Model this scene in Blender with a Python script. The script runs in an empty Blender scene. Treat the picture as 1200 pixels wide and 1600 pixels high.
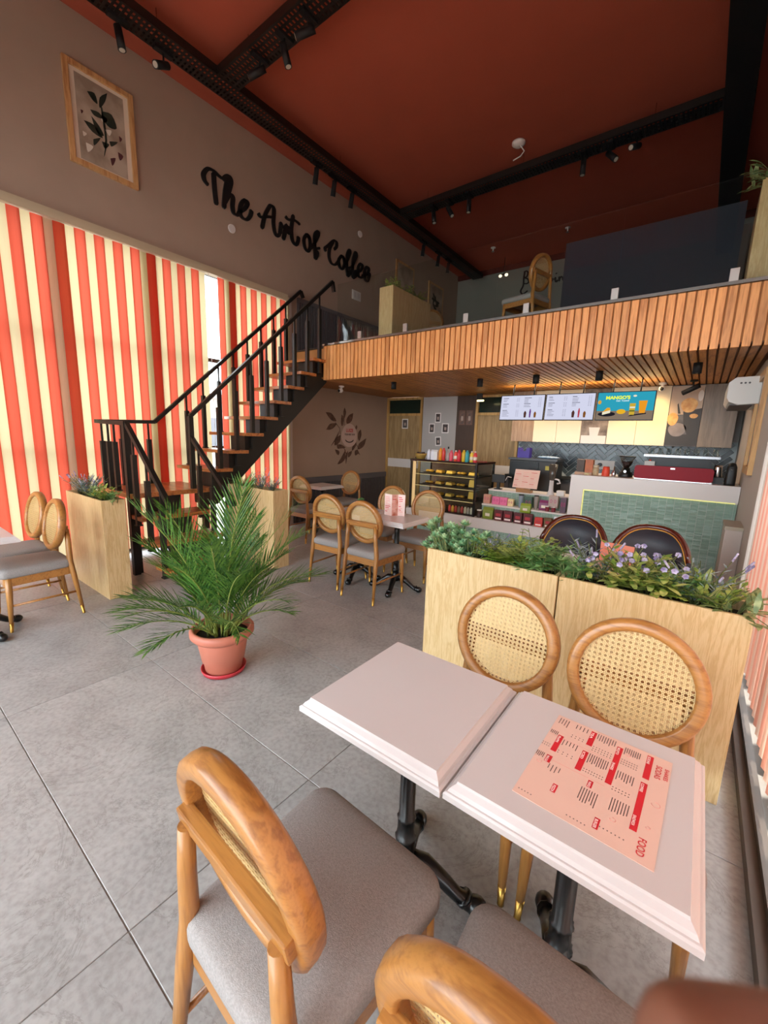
import bpy, bmesh, math, random
from mathutils import Vector, Matrix
random.seed(7)
SC = bpy.context.scene
COL = SC.collection
PI = math.pi

# ------------------------------------------------------------------ camera
F_PX, YAW, PITCH, ROLL, CAM_H = 643.2, 0.6491, 0.1809, 0.0317, 1.53
fw = Vector((-math.sin(YAW)*math.cos(PITCH), math.cos(YAW)*math.cos(PITCH), -math.sin(PITCH)))
rt = Vector((math.cos(YAW), math.sin(YAW), 0)); up = rt.cross(fw)
r2 = rt*math.cos(ROLL)+up*math.sin(ROLL); u2 = -rt*math.sin(ROLL)+up*math.cos(ROLL)
cd = bpy.data.cameras.new('camera'); cam = bpy.data.objects.new('camera', cd); COL.objects.link(cam)
cd.sensor_fit = 'VERTICAL'; cd.sensor_height = 24.0; cd.lens = F_PX/1600*24.0
cd.clip_start = 0.01; cd.clip_end = 200
m3 = Matrix((r2, u2, -fw)).transposed()
cd.dof.use_dof = True; cd.dof.focus_distance = 2.6; cd.dof.aperture_fstop = 8.0
cam.matrix_world = Matrix.Translation((0, 0, CAM_H)) @ m3.to_4x4()
SC.camera = cam

# ------------------------------------------------------------------ world, sun, window portals, exposure
SC.view_settings.view_transform = 'Standard'; SC.view_settings.look = 'None'
SC.view_settings.gamma = 1.0; SC.view_settings.use_curve_mapping = False
SC.view_settings.exposure = 0.76
SC.cycles.use_denoising = True
SC.cycles.max_bounces = 10; SC.cycles.diffuse_bounces = 5; SC.cycles.glossy_bounces = 4
SC.cycles.transparent_max_bounces = 16; SC.cycles.transmission_bounces = 8
SC.cycles.sample_clamp_indirect = 6.0
W = bpy.data.worlds.new('sky'); SC.world = W; W.use_nodes = True
bg = W.node_tree.nodes['Background']; bg.inputs[0].default_value = (0.85, 0.94, 1.0, 1); bg.inputs[1].default_value = 5.2

def light(name, kind, loc, rot, energy, color=(1, 1, 1), **kw):
    d = bpy.data.lights.new(name, kind); d.energy = energy; d.color = color
    for k, v in kw.items(): setattr(d, k, v)
    o = bpy.data.objects.new(name, d); COL.objects.link(o); o.location = loc; o.rotation_euler = rot
    return o
sun = light('sun', 'SUN', (4, 0, 8), (math.radians(3), math.radians(13), 0), 9.0, (1, .95, .86), angle=0.01)
def portal(name, loc, rot, sx, sy):
    o = light(name, 'AREA', loc, rot, 1.0, shape='RECTANGLE', size=sx, size_y=sy)
    o.data.cycles.is_portal = True
portal('portal_left', (-5.62, 1.3, 1.82), (0, -PI/2, 0), 3.55, 6.4)
portal('portal_front', (-2.6, -2.12, 1.85), (PI/2, 0, 0), 5.6, 3.4)
portal('portal_right', (0.47, 1.05, 1.82), (0, PI/2, 0), 3.55, 5.8)

# ------------------------------------------------------------------ materials
def lin(h):
    if isinstance(h, str):
        h = h.lstrip('#'); c = [int(h[i:i+2], 16)/255 for i in (0, 2, 4)]
        return tuple(((x+.055)/1.055)**2.4 if x > .04045 else x/12.92 for x in c)
    return h
MC = {}
def mat(name, col, rough=.5, metal=0, spec=.5, noise=0, nscale=8, bump=0, bscale=40, emit=None, estr=1, alpha=None, coat=0, ncol=None, stretch=None, objrand=0):
    if name in MC: return MC[name]
    m = bpy.data.materials.new(name); m.use_nodes = True; nt = m.node_tree; b = nt.nodes['Principled BSDF']
    c = lin(col)
    b.inputs['Base Color'].default_value = (*c, 1); b.inputs['Roughness'].default_value = rough
    b.inputs['Metallic'].default_value = metal; b.inputs['Specular IOR Level'].default_value = spec
    if coat: b.inputs['Coat Weight'].default_value = coat; b.inputs['Coat Roughness'].default_value = .15
    if emit is not None:
        b.inputs['Emission Color'].default_value = (*lin(emit), 1); b.inputs['Emission Strength'].default_value = estr
    tc = None
    if noise or bump:
        tc = nt.nodes.new('ShaderNodeTexCoord'); mp = nt.nodes.new('ShaderNodeMapping')
        nt.links.new(tc.outputs['Object'], mp.inputs[0])
        if stretch: mp.inputs['Scale'].default_value = stretch
    if noise:
        n = nt.nodes.new('ShaderNodeTexNoise'); n.inputs['Scale'].default_value = nscale; n.inputs['Detail'].default_value = 6
        nt.links.new(mp.outputs[0], n.inputs[0])
        r = nt.nodes.new('ShaderNodeValToRGB'); c2 = lin(ncol) if ncol else tuple(x*(1-noise) for x in c)
        r.color_ramp.elements[0].color = (*c2, 1); r.color_ramp.elements[1].color = (*c, 1)
        r.color_ramp.elements[0].position = .35; r.color_ramp.elements[1].position = .65
        nt.links.new(n.outputs['Fac'], r.inputs[0]); out = r.outputs[0]
        if objrand:
            oi = nt.nodes.new('ShaderNodeObjectInfo'); hs = nt.nodes.new('ShaderNodeHueSaturation')
            mr = nt.nodes.new('ShaderNodeMapRange'); mr.inputs['To Min'].default_value = 1-objrand; mr.inputs['To Max'].default_value = 1+objrand
            nt.links.new(oi.outputs['Random'], mr.inputs['Value']); nt.links.new(mr.outputs[0], hs.inputs['Value'])
            nt.links.new(out, hs.inputs['Color']); out = hs.outputs[0]
        nt.links.new(out, b.inputs['Base Color'])
    if bump:
        n = nt.nodes.new('ShaderNodeTexNoise'); n.inputs['Scale'].default_value = bscale; n.inputs['Detail'].default_value = 4
        nt.links.new(mp.outputs[0], n.inputs[0])
        bp = nt.nodes.new('ShaderNodeBump'); bp.inputs['Strength'].default_value = bump; bp.inputs['Distance'].default_value = .01
        nt.links.new(n.outputs['Fac'], bp.inputs['Height']); nt.links.new(bp.outputs[0], b.inputs['Normal'])
    MC[name] = m; return m
def wood(name, c1, c2, axis='z', scale=1.0, rough=.42, fine=26, coat=0, objrand=.06):
    """grain stretched along an object axis: bands plus fine pores"""
    if name in MC: return MC[name]
    m = bpy.data.materials.new(name); m.use_nodes = True; nt = m.node_tree; b = nt.nodes['Principled BSDF']
    b.inputs['Roughness'].default_value = rough
    if coat: b.inputs['Coat Weight'].default_value = coat; b.inputs['Coat Roughness'].default_value = .2
    tc = nt.nodes.new('ShaderNodeTexCoord'); mp = nt.nodes.new('ShaderNodeMapping'); nt.links.new(tc.outputs['Object'], mp.inputs[0])
    st = {'x': (.08, 1, 1), 'y': (1, .08, 1), 'z': (1, 1, .08)}[axis]; mp.inputs['Scale'].default_value = tuple(s*scale for s in st)
    oi = nt.nodes.new('ShaderNodeObjectInfo'); ad = nt.nodes.new('ShaderNodeVectorMath'); ad.operation = 'ADD'
    mul = nt.nodes.new('ShaderNodeVectorMath'); mul.operation = 'SCALE'; mul.inputs['Scale'].default_value = 17
    nt.links.new(oi.outputs['Random'], mul.inputs[0]); nt.links.new(mp.outputs[0], ad.inputs[0]); nt.links.new(mul.outputs[0], ad.inputs[1])
    n1 = nt.nodes.new('ShaderNodeTexNoise'); n1.inputs['Scale'].default_value = 9; n1.inputs['Detail'].default_value = 3; n1.inputs['Distortion'].default_value = .8
    n2 = nt.nodes.new('ShaderNodeTexNoise'); n2.inputs['Scale'].default_value = fine*4; n2.inputs['Detail'].default_value = 5
    for n in (n1, n2): nt.links.new(ad.outputs[0], n.inputs[0])
    wv = nt.nodes.new('ShaderNodeMath'); wv.operation = 'SINE'; mm = nt.nodes.new('ShaderNodeMath'); mm.operation = 'MULTIPLY'; mm.inputs[1].default_value = fine
    nt.links.new(n1.outputs['Fac'], mm.inputs[0]); nt.links.new(mm.outputs[0], wv.inputs[0])
    mx = nt.nodes.new('ShaderNodeMath'); mx.operation = 'MULTIPLY_ADD'; mx.inputs[1].default_value = .22; nt.links.new(wv.outputs[0], mx.inputs[0]); nt.links.new(n2.outputs['Fac'], mx.inputs[2])
    r = nt.nodes.new('ShaderNodeValToRGB'); r.color_ramp.elements[0].color = (*lin(c2), 1); r.color_ramp.elements[1].color = (*lin(c1), 1)
    r.color_ramp.elements[0].position = .22; r.color_ramp.elements[1].position = .72
    nt.links.new(mx.outputs[0], r.inputs[0])
    hs = nt.nodes.new('ShaderNodeHueSaturation'); mr = nt.nodes.new('ShaderNodeMapRange'); mr.inputs['To Min'].default_value = 1-objrand; mr.inputs['To Max'].default_value = 1+objrand
    nt.links.new(oi.outputs['Random'], mr.inputs['Value']); nt.links.new(mr.outputs[0], hs.inputs['Value']); nt.links.new(r.outputs[0], hs.inputs['Color'])
    nt.links.new(hs.outputs[0], b.inputs['Base Color'])
    MC[name] = m; return m
def glass(name, tint=(1, 1, 1), refl=.06, rough=.02):
    if name in MC: return MC[name]
    m = bpy.data.materials.new(name); m.use_nodes = True; nt = m.node_tree; nt.nodes.remove(nt.nodes['Principled BSDF'])
    t = nt.nodes.new('ShaderNodeBsdfTransparent'); t.inputs[0].default_value = (*tint, 1)
    g = nt.nodes.new('ShaderNodeBsdfGlossy'); g.inputs['Roughness'].default_value = rough
    lw = nt.nodes.new('ShaderNodeLayerWeight'); lw.inputs[0].default_value = .5
    pw = nt.nodes.new('ShaderNodeMath'); pw.operation = 'POWER'; pw.inputs[1].default_value = 5; nt.links.new(lw.outputs['Facing'], pw.inputs[0])
    ma = nt.nodes.new('ShaderNodeMath'); ma.operation = 'MULTIPLY_ADD'; ma.inputs[1].default_value = .8; ma.inputs[2].default_value = refl*.5; nt.links.new(pw.outputs[0], ma.inputs[0])
    mx = nt.nodes.new('ShaderNodeMixShader'); nt.links.new(ma.outputs[0], mx.inputs[0]); nt.links.new(t.outputs[0], mx.inputs[1]); nt.links.new(g.outputs[0], mx.inputs[2])
    nt.links.new(mx.outputs[0], nt.nodes['Material Output'].inputs[0]); MC[name] = m; return m
def fabric_translucent(name, col, tcol, f=.6):
    if name in MC: return MC[name]
    m = bpy.data.materials.new(name); m.use_nodes = True; nt = m.node_tree; nt.nodes.remove(nt.nodes['Principled BSDF'])
    d = nt.nodes.new('ShaderNodeBsdfDiffuse'); d.inputs[0].default_value = (*lin(col), 1)
    t = nt.nodes.new('ShaderNodeBsdfTranslucent'); t.inputs[0].default_value = (*lin(tcol), 1)
    mx = nt.nodes.new('ShaderNodeMixShader'); mx.inputs[0].default_value = f
    nt.links.new(d.outputs[0], mx.inputs[1]); nt.links.new(t.outputs[0], mx.inputs[2]); nt.links.new(mx.outputs[0], nt.nodes['Material Output'].inputs[0])
    MC[name] = m; return m
def leafmat(name, col, col2=None):
    if name in MC: return MC[name]
    m = bpy.data.materials.new(name); m.use_nodes = True; nt = m.node_tree; b = nt.nodes['Principled BSDF']
    b.inputs['Roughness'].default_value = .45
    tc = nt.nodes.new('ShaderNodeTexCoord'); n = nt.nodes.new('ShaderNodeTexNoise'); n.inputs['Scale'].default_value = 30; nt.links.new(tc.outputs['Object'], n.inputs[0])
    r = nt.nodes.new('ShaderNodeValToRGB'); r.color_ramp.elements[0].color = (*lin(col), 1); r.color_ramp.elements[1].color = (*lin(col2 or col), 1)
    r.color_ramp.elements[0].position = .38; r.color_ramp.elements[1].position = .62
    nt.links.new(n.outputs['Fac'], r.inputs[0]); nt.links.new(r.outputs[0], b.inputs['Base Color'])
    t = nt.nodes.new('ShaderNodeBsdfTranslucent'); nt.links.new(r.outputs[0], t.inputs[0]); mx = nt.nodes.new('ShaderNodeMixShader'); mx.inputs[0].default_value = .3
    nt.links.new(b.outputs[0], mx.inputs[1]); nt.links.new(t.outputs[0], mx.inputs[2]); nt.links.new(mx.outputs[0], nt.nodes['Material Output'].inputs[0])
    MC[name] = m; return m
def emis(name, col, s=1.0):
    if name in MC: return MC[name]
    m = bpy.data.materials.new(name); m.use_nodes = True; nt = m.node_tree; nt.nodes.remove(nt.nodes['Principled BSDF'])
    e = nt.nodes.new('ShaderNodeEmission'); e.inputs[0].default_value = (*lin(col), 1); e.inputs[1].default_value = s
    nt.links.new(e.outputs[0], nt.nodes['Material Output'].inputs[0]); MC[name] = m; return m

# ------------------------------------------------------------------ mesh builder
class MB:
    def __init__(s): s.v = []; s.f = []; s.m = []; s.s = []; s.mi = 0; s.T = None
    def add(s, vs, fs, smooth=False):
        o = len(s.v)
        if s.T is not None: vs = [s.T @ Vector(p) for p in vs]
        s.v += [tuple(p) for p in vs]
        for f in fs: s.f.append([i+o for i in f]); s.m.append(s.mi); s.s.append(smooth)
        return s
    def bx(s, x0, x1, y0, y1, z0, z1):
        return s.add([(x0,y0,z0),(x1,y0,z0),(x1,y1,z0),(x0,y1,z0),(x0,y0,z1),(x1,y0,z1),(x1,y1,z1),(x0,y1,z1)],
                     [(3,2,1,0),(4,5,6,7),(0,1,5,4),(1,2,6,5),(2,3,7,6),(3,0,4,7)])
    def box(s, c, d, rz=0, M=None):
        x, y, z = d[0]/2, d[1]/2, d[2]/2; R = M or Matrix.Rotation(rz, 3, 'Z'); c = Vector(c)
        ps = [c+R@Vector(p) for p in [(-x,-y,-z),(x,-y,-z),(x,y,-z),(-x,y,-z),(-x,-y,z),(x,-y,z),(x,y,z),(-x,y,z)]]
        return s.add(ps, [(3,2,1,0),(4,5,6,7),(0,1,5,4),(1,2,6,5),(2,3,7,6),(3,0,4,7)])
    def loft(s, loops, cap0=True, cap1=True, smooth=True, closed=True):
        n = len(loops[0]); vs = [p for l in loops for p in l]; fs = []
        for i in range(len(loops)-1):
            for j in range(n if closed else n-1):
                k = (j+1) % n; fs.append((i*n+j, i*n+k, (i+1)*n+k, (i+1)*n+j))
        s.add(vs, fs, smooth); o = len(s.v)-len(vs)
        if cap0: s.f.append([o+i for i in reversed(range(n))]); s.m.append(s.mi); s.s.append(False)
        if cap1: s.f.append([o+(len(loops)-1)*n+i for i in range(n)]); s.m.append(s.mi); s.s.append(False)
        return s
    def tube(s, pts, r, n=8, caps=True, smooth=True, ph=0):
        pts = [Vector(p) for p in pts]; rs = r if isinstance(r, (list, tuple)) else [r]*len(pts); loops = []
        d = (pts[1]-pts[0]).normalized(); u = Vector((0,0,1)) if abs(d.z) < .9 else Vector((1,0,0)); a = (u-d*u.dot(d)).normalized()
        for i, p in enumerate(pts):
            d = (pts[min(i+1,len(pts)-1)]-pts[max(i-1,0)]).normalized(); a = (a-d*a.dot(d)).normalized(); b = d.cross(a)
            loops.append([p+(a*math.cos(t)+b*math.sin(t))*rs[i] for t in [2*PI*j/n+ph for j in range(n)]])
        return s.loft(loops, caps, caps, smooth)
    def cyl(s, p0, p1, r0, r1=None, n=12, smooth=True): return s.tube([p0, p1], [r0, r0 if r1 is None else r1], n, True, smooth)
    def bar(s, p0, p1, w): return s.tube([p0, p1], w*.7071, 4, True, False, PI/4)
    def lathe(s, prof, c=(0,0,0), n=24, smooth=True):
        c = Vector(c); loops = [[c+Vector((max(r,1e-4)*math.cos(2*PI*j/n), max(r,1e-4)*math.sin(2*PI*j/n), z)) for j in range(n)] for r, z in prof]
        return s.loft(loops, True, True, smooth)
    def ell(s, c, r, nu=12, nv=8, M=None):
        c = Vector(c); R = M or Matrix.Identity(3); loops = []
        for i in range(nv+1):
            t = -PI/2+PI*i/nv; q = max(math.cos(t), .02)
            loops.append([c+R@Vector((r[0]*q*math.cos(2*PI*j/nu), r[1]*q*math.sin(2*PI*j/nu), r[2]*math.sin(t))) for j in range(nu)])
        return s.loft(loops)
    def prism(s, poly, fn, d0, d1):
        """poly of (a,b); fn(a,b,d) -> point"""
        n = len(poly); vs = [fn(a, b, d0) for a, b in poly]+[fn(a, b, d1) for a, b in poly]
        fs = [tuple(range(n)), tuple(reversed(range(n, 2*n)))]+[(i, n+i, n+(i+1) % n, (i+1) % n) for i in range(n)]
        return s.add(vs, fs)
    def quad(s, a, b, c, d): return s.add([a, b, c, d], [(0,1,2,3)])
    def build(s, name, mats, parent=None, loc=(0,0,0), bev=0, seg=2, fix=True):
        me = bpy.data.meshes.new(name); me.from_pydata(s.v, [], s.f)
        ms = mats if isinstance(mats, (list, tuple)) else [mats]
        for m in ms: me.materials.append(m)
        me.polygons.foreach_set('material_index', s.m); me.polygons.foreach_set('use_smooth', s.s)
        if bev or fix:
            bm = bmesh.new(); bm.from_mesh(me)
            if fix: bmesh.ops.recalc_face_normals(bm, faces=bm.faces)
            if bev:
                es = [e for e in bm.edges if len(e.link_faces) == 2 and e.calc_face_angle(0) > .5]
                bmesh.ops.bevel(bm, geom=es, offset=bev, segments=seg, profile=.6, affect='EDGES', clamp_overlap=True)
            bm.to_mesh(me); bm.free()
        me.update(); return link(name, me, parent, loc)
def link(name, me, parent=None, loc=(0,0,0)):
    o = bpy.data.objects.new(name, me); COL.objects.link(o); o.location = loc
    if parent is not None: o.parent = parent
    return o
def tag(o, label, cat, group=None):
    o['label'] = label; o['category'] = cat
    if group: o['group'] = group
    return o
def thing(name, label, cat, loc=(0,0,0), rz=0, group=None):
    o = bpy.data.objects.new(name, None); COL.objects.link(o); o.location = loc; o.rotation_euler = (0,0,rz); o.empty_display_size = .1
    return tag(o, label, cat, group)
def struct(o): o['kind'] = 'structure'; return o
def stuff(o): o['kind'] = 'stuff'; return o
def kids(o): return [c for c in bpy.data.objects if c.parent == o]
def copy_tree(root, loc, rz, label, group=None):
    r = root.copy(); COL.objects.link(r); r.location = loc; r.rotation_euler = (0,0,rz); r['label'] = label
    if group: r['group'] = group
    for ch in kids(root):
        c = ch.copy(); COL.objects.link(c); c.parent = r
        for g in kids(ch):
            d = g.copy(); COL.objects.link(d); d.parent = c
    return r
def catmull(P, n=5):
    P = [Vector(p) for p in P]; out = []
    for i in range(len(P)-1):
        p0, p1, p2, p3 = P[max(i-1,0)], P[i], P[i+1], P[min(i+2,len(P)-1)]
        for k in range(n):
            t = k/n; out.append(.5*((2*p1)+(p2-p0)*t+(2*p0-5*p1+4*p2-p3)*t*t+(3*p1-p0-3*p2+p3)*t**3))
    out.append(P[-1]); return out
def text_mesh(s, size, extrude=0, bold=0):
    c = bpy.data.curves.new('t', 'FONT'); c.body = s; c.size = size; c.extrude = extrude; c.offset = bold; c.resolution_u = 3
    o = bpy.data.objects.new('t', c); COL.objects.link(o); bpy.context.view_layer.update()
    me = bpy.data.meshes.new_from_object(o.evaluated_get(bpy.context.evaluated_depsgraph_get()))
    bpy.data.objects.remove(o); bpy.data.curves.remove(c); return me
def text_into(mb, s, size, org, xd, yd, bold=0, width=None):
    """flat text laid in a mesh builder: origin, reading direction, up direction"""
    me = text_mesh(s, size, 0, bold); xd = Vector(xd); yd = Vector(yd); org = Vector(org)
    k = 1
    if width:
        w = max(v.co.x for v in me.vertices)-min(v.co.x for v in me.vertices); k = width/w
    mb.add([org+xd*v.co.x*k+yd*v.co.y for v in me.vertices], [tuple(p.vertices) for p in me.polygons]); bpy.data.meshes.remove(me)
ORD = ['first','second','third','fourth','fifth','sixth','seventh','eighth','ninth','tenth','eleventh','twelfth','thirteenth','fourteenth','fifteenth','sixteenth','seventeenth','eighteenth']

# shared materials
WALL = mat('taupe_paint', '#a58f7d', .85, noise=.05, nscale=3, bump=.03, bscale=120)
WALLG = mat('light_grey_paint', '#aeaaa6', .8)
CEIL = mat('terracotta_paint', '#a84d35', .9, noise=.06, nscale=2)
BLACK = mat('black_powder_coat', '#15130f', .45)
BLACKM = mat('black_matte', '#0a0909', .7)
IRON = mat('black_cast_iron', '#0a0a0b', .28, spec=.6, bump=.05, bscale=60)
WHITE = mat('white_laminate', '#cdc7c5', .28)
WHITEP = mat('white_paint', '#ddd6d0', .5)
OAK_V = wood('pale_oak_veneer', '#d3b787', '#c2a16d', 'z', 3.2, .45, 34, objrand=.03)
TEAK = wood('teak', '#aa773c', '#87592a', 'z', 2.2, .33, 16, coat=.25)
TEAK_X = wood('teak_cross', '#a8743a', '#8b5b2d', 'x', 3.4, .33, 16, coat=.25)
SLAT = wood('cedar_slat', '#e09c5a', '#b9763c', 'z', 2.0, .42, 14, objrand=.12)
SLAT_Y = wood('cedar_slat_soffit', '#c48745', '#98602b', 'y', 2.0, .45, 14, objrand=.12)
TREAD = wood('tread_wood', '#b9733a', '#7d451d', 'x', 2.0, .35, 16, coat=.3)
DOORW = wood('door_laminate', '#a98d63', '#8f744c', 'z', 1.5, .5, 20, objrand=.02)
SEATF = mat('grey_seat_fabric', '#9c9794', .95, noise=.22, nscale=220, bump=.25, bscale=500, spec=.2)
CANE = mat('natural_cane', '#dcbf86', .5, noise=.12, nscale=80)
BRASS = mat('brass', '#b08a45', .3, metal=1)
CHROME = mat('chrome', '#c9c9c9', .18, metal=1)
GREEN_T = mat('sage_green_tile', '#86a592', .3, noise=.12, nscale=30)
DGREY = mat('dark_grey_panel', '#5f5b5c', .7)
SOIL = mat('dark_soil', '#2a1f18', 1, noise=.4, nscale=60)
# ------------------------------------------------------------------ structure
XL, XR, YF, YB, YU, ZC = -5.5, 0.36, -2.0, 7.3, 10.05, 5.57
ZM = 2.83      # mezzanine floor
FLOORM = mat('grout', '#8d8882', .8)
# stone tile material
def tilemat():
    m = mat('grey_stone_tile', '#a8a7a5', .38, noise=.2, nscale=3.2, bump=.02, bscale=90, objrand=.035)
    nt = m.node_tree; b = nt.nodes['Principled BSDF']; l = b.inputs['Base Color'].links[0].from_socket
    tc = nt.nodes.new('ShaderNodeTexCoord'); n = nt.nodes.new('ShaderNodeTexNoise'); n.inputs['Scale'].default_value = 2.3; n.inputs['Detail'].default_value = 10; n.inputs['Distortion'].default_value = 1.2
    n.inputs['Roughness'].default_value = .7
    nt.links.new(tc.outputs['Object'], n.inputs[0]); ma = nt.nodes.new('ShaderNodeMath'); ma.operation = 'SUBTRACT'; ma.inputs[1].default_value = .5
    ab = nt.nodes.new('ShaderNodeMath'); ab.operation = 'ABSOLUTE'; nt.links.new(n.outputs['Fac'], ma.inputs[0]); nt.links.new(ma.outputs[0], ab.inputs[0])
    r = nt.nodes.new('ShaderNodeValToRGB'); r.color_ramp.elements[0].color = (.55,.53,.5,1); r.color_ramp.elements[1].color = (1,1,1,1); r.color_ramp.elements[1].position = .012
    nt.links.new(ab.outputs[0], r.inputs[0])
    n3 = nt.nodes.new('ShaderNodeTexNoise'); n3.inputs['Scale'].default_value = 45; n3.inputs['Detail'].default_value = 8; nt.links.new(tc.outputs['Object'], n3.inputs[0])
    r3 = nt.nodes.new('ShaderNodeValToRGB'); r3.color_ramp.elements[0].color = (.78,.77,.75,1); r3.color_ramp.elements[1].color = (1.05,1.05,1.05,1); r3.color_ramp.elements[0].position = .3; r3.color_ramp.elements[1].position = .6
    nt.links.new(n3.outputs['Fac'], r3.inputs[0])
    mx = nt.nodes.new('ShaderNodeMix'); mx.data_type = 'RGBA'; mx.blend_type = 'MULTIPLY'; mx.inputs['Factor'].default_value = .55
    nt.links.new(l, mx.inputs['A']); nt.links.new(r.outputs[0], mx.inputs['B'])
    mx2 = nt.nodes.new('ShaderNodeMix'); mx2.data_type = 'RGBA'; mx2.blend_type = 'MULTIPLY'; mx2.inputs['Factor'].default_value = .85
    nt.links.new(mx.outputs['Result'], mx2.inputs['A']); nt.links.new(r3.outputs[0], mx2.inputs['B']); nt.links.new(mx2.outputs['Result'], b.inputs['Base Color'])
    return m
TILE = tilemat()
floor = struct(MB().bx(XL-.2, XR+.15, YF-.2, YB, -.12, -.004).build('floor', FLOORM))
xs = [XL, -4.29, -2.75, -1.21, .33]; ys = [YF]+[.357+.74*k for k in range(-3, 10)]+[YB]
tcache = {}
for i in range(len(xs)-1):
    for j in range(len(ys)-1):
        w, d = xs[i+1]-xs[i]-.004, ys[j+1]-ys[j]-.004; k = (round(w,3), round(d,3))
        if k not in tcache:
            o = MB().bx(-w/2, w/2, -d/2, d/2, -.012, 0).build('tile', TILE, floor, bev=.0015, seg=1); tcache[k] = o.data
        else: o = link('tile', tcache[k], floor)
        o.location = ((xs[i]+xs[i+1])/2, (ys[j]+ys[j+1])/2, 0)

wl = MB().bx(XL-.2, XL, YF-.2, 4.56, 3.64, ZC).bx(XL-.2, XL, 4.56, YU+.2, 0, ZC)
wall_left = struct(wl.build('wall_left', WALL))
wb = MB().bx(XL-.2, XR+.2, YB, YB+.15, 0, 2.345).bx(-4.59, -3.83, YB-.05, YB, 0, 2.34)
wb.mi = 1; wb.bx(-3.83, -3.44, YB-.05, YB, 0, 2.34)
wall_back = struct(wb.build('wall_back', [WALLG, mat('dark_brown_panel', '#4a382d', .6, noise=.15, nscale=40, stretch=(1,1,.05))]))
wr = MB().bx(XR, XR+.2, 4.07, YU+.2, 0, ZC).bx(XR, XR+.2, YF-.2, 4.07, 3.64, ZC)
wall_right = struct(wr.build('wall_right', mat('warm_grey_paint', '#b5aaa0', .75)))
wf = MB().bx(XL-.2, XR+.2, YF-.2, YF, 3.64, ZC).bx(XL-.2, XL+.15, YF-.2, YF, 0, 3.64).bx(XR-.1, XR+.2, YF-.2, YF, 0, 3.64)
struct(wf.build('wall_front', WALL))
struct(MB().bx(XL-.2, XR+.2, YF-.2, YU+.2, ZC, ZC+.15).build('ceiling', CEIL))
struct(MB().bx(XL, XR, YU, YU+.15, ZM, 5.45).build('wall_upper', mat('pale_sage_paint', '#8d8c82', .8)))
struct(MB().bx(XL, XR, YU-.02, YU+.15, 5.45, ZC).build('trim_1', mat('maroon_fascia', '#5a2418', .8)))

# windows: mullions and panes
FRAME = mat('dark_bronze_frame', '#3a332e', .4, metal=.4)
PANE = glass('window_glass')
def window(n, fixed, axis, a0, a1, z0, z1, posts, rails, t=.05):
    mb = MB()
    def seg(p0, p1, q0, q1):
        if axis == 'y': mb.bx(fixed-t/2, fixed+t/2, p0, p1, q0, q1)
        else: mb.bx(p0, p1, fixed-t/2, fixed+t/2, q0, q1)
    for p in posts: seg(p-.03, p+.03, z0, z1)
    for r in rails: seg(a0, a1, r-.025, r+.025)
    w = struct(mb.build('window_%d' % n, FRAME))
    ps = sorted(posts); rs = sorted(rails)
    for i in range(len(ps)-1):
        for j in range(len(rs)-1):
            g = MB(); g_t = .004
            if axis == 'y': g.bx(fixed-g_t, fixed+g_t, ps[i]+.03, ps[i+1]-.03, rs[j]+.025, rs[j+1]-.025)
            else: g.bx(ps[i]+.03, ps[i+1]-.03, fixed-g_t, fixed+g_t, rs[j]+.025, rs[j+1]-.025)
            g.build('pane', PANE, w)
window(1, XL-.1, 'y', YF, 4.56, 0, 3.64, [YF+.03, -.4, 1.2, 2.8, 4.53], [.03, 1.3, 2.5, 3.61])
window(2, YF-.1, 'x', XL+.15, XR-.1, 0, 3.64, [XL+.18, -3.9, -2.5, -1.1, XR-.13], [.03, 2.5, 3.61])
window(3, XR+.12, 'y', YF, 4.07, 0, 3.64, [YF+.03, -.45, 1.0, 2.5, 4.04], [.03, 2.5, 3.61])
# pale jamb where the blinds end, dark sill channel along the right glazing
struct(MB().bx(XL-.02, XL+.05, 4.5, 4.6, 0, 3.62).build('trim_2', mat('pale_jamb', '#b9aaa2', .6)))
sl = MB().bx(.325, .36, YF, 4.07, 0, .055).bx(.36, .372, YF, 4.07, 0, .085).bx(.372, .40, YF, 4.07, 0, .05)
struct(sl.build('trim_3', mat('sill_bronze', '#52473f', .45, metal=.3)))
# vertical blinds
RED = fabric_translucent('red_blind_fabric', '#d8503a', '#b8523e', .5)
CRM = fabric_translucent('cream_blind_fabric', '#e0d2b0', '#b0a07a', .5)
bl = thing('vertical_blind', 'tall red and cream striped vertical blind covering the big window by the stairs', 'blind', (XL+.06, 0, 0))
hr = MB().bx(-.04, .05, YF+.1, 4.5, 3.55, 3.6).bx(-.04, .03, YF+.1, 4.5, 3.6, 3.64)
hr.build('headrail', mat('cream_headrail', '#b9a98c', .5), bl)
sm = {}
def slat_mesh(h, w, m, key):
    if key not in sm:
        mb = MB(); n = 4
        for i in range(n):
            a, b = -w/2+w*i/n, -w/2+w*(i+1)/n; f = lambda t: .006*(1-(2*t/w)**2)
            mb.add([(f(a), a, 0), (f(b), b, 0), (f(b), b, h), (f(a), a, h)], [(0,1,2,3)], True)
        me = bpy.data.meshes.new('slat'); me.from_pydata(mb.v, [], mb.f); me.materials.append(m)
        for p in me.polygons: p.use_smooth = True
        sm[key] = me
    return sm[key]
y = -1.85; red = True; k = 0
P = .0882
starts = []
yy = 3.15
while yy > -1.9:                          # towards the viewer from the gap, cream first
    yy -= P; starts.append(yy)
seq = [(s+P/2, i % 2 == 1) for i, s in enumerate(starts)]
yy = 3.33; i = 0
while yy < 4.46: seq.append((yy+P/2, i % 2 == 0)); yy += P*.98; i += 1
for c, isred in seq:
    o = link('slat', slat_mesh(3.47, .1, RED if isred else CRM, 'r' if isred else 'c'), bl, (random.uniform(-.004,.004)+(.008 if isred else -.004), c, .075))
    o.rotation_euler.z = random.uniform(-.05, .05)
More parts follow.
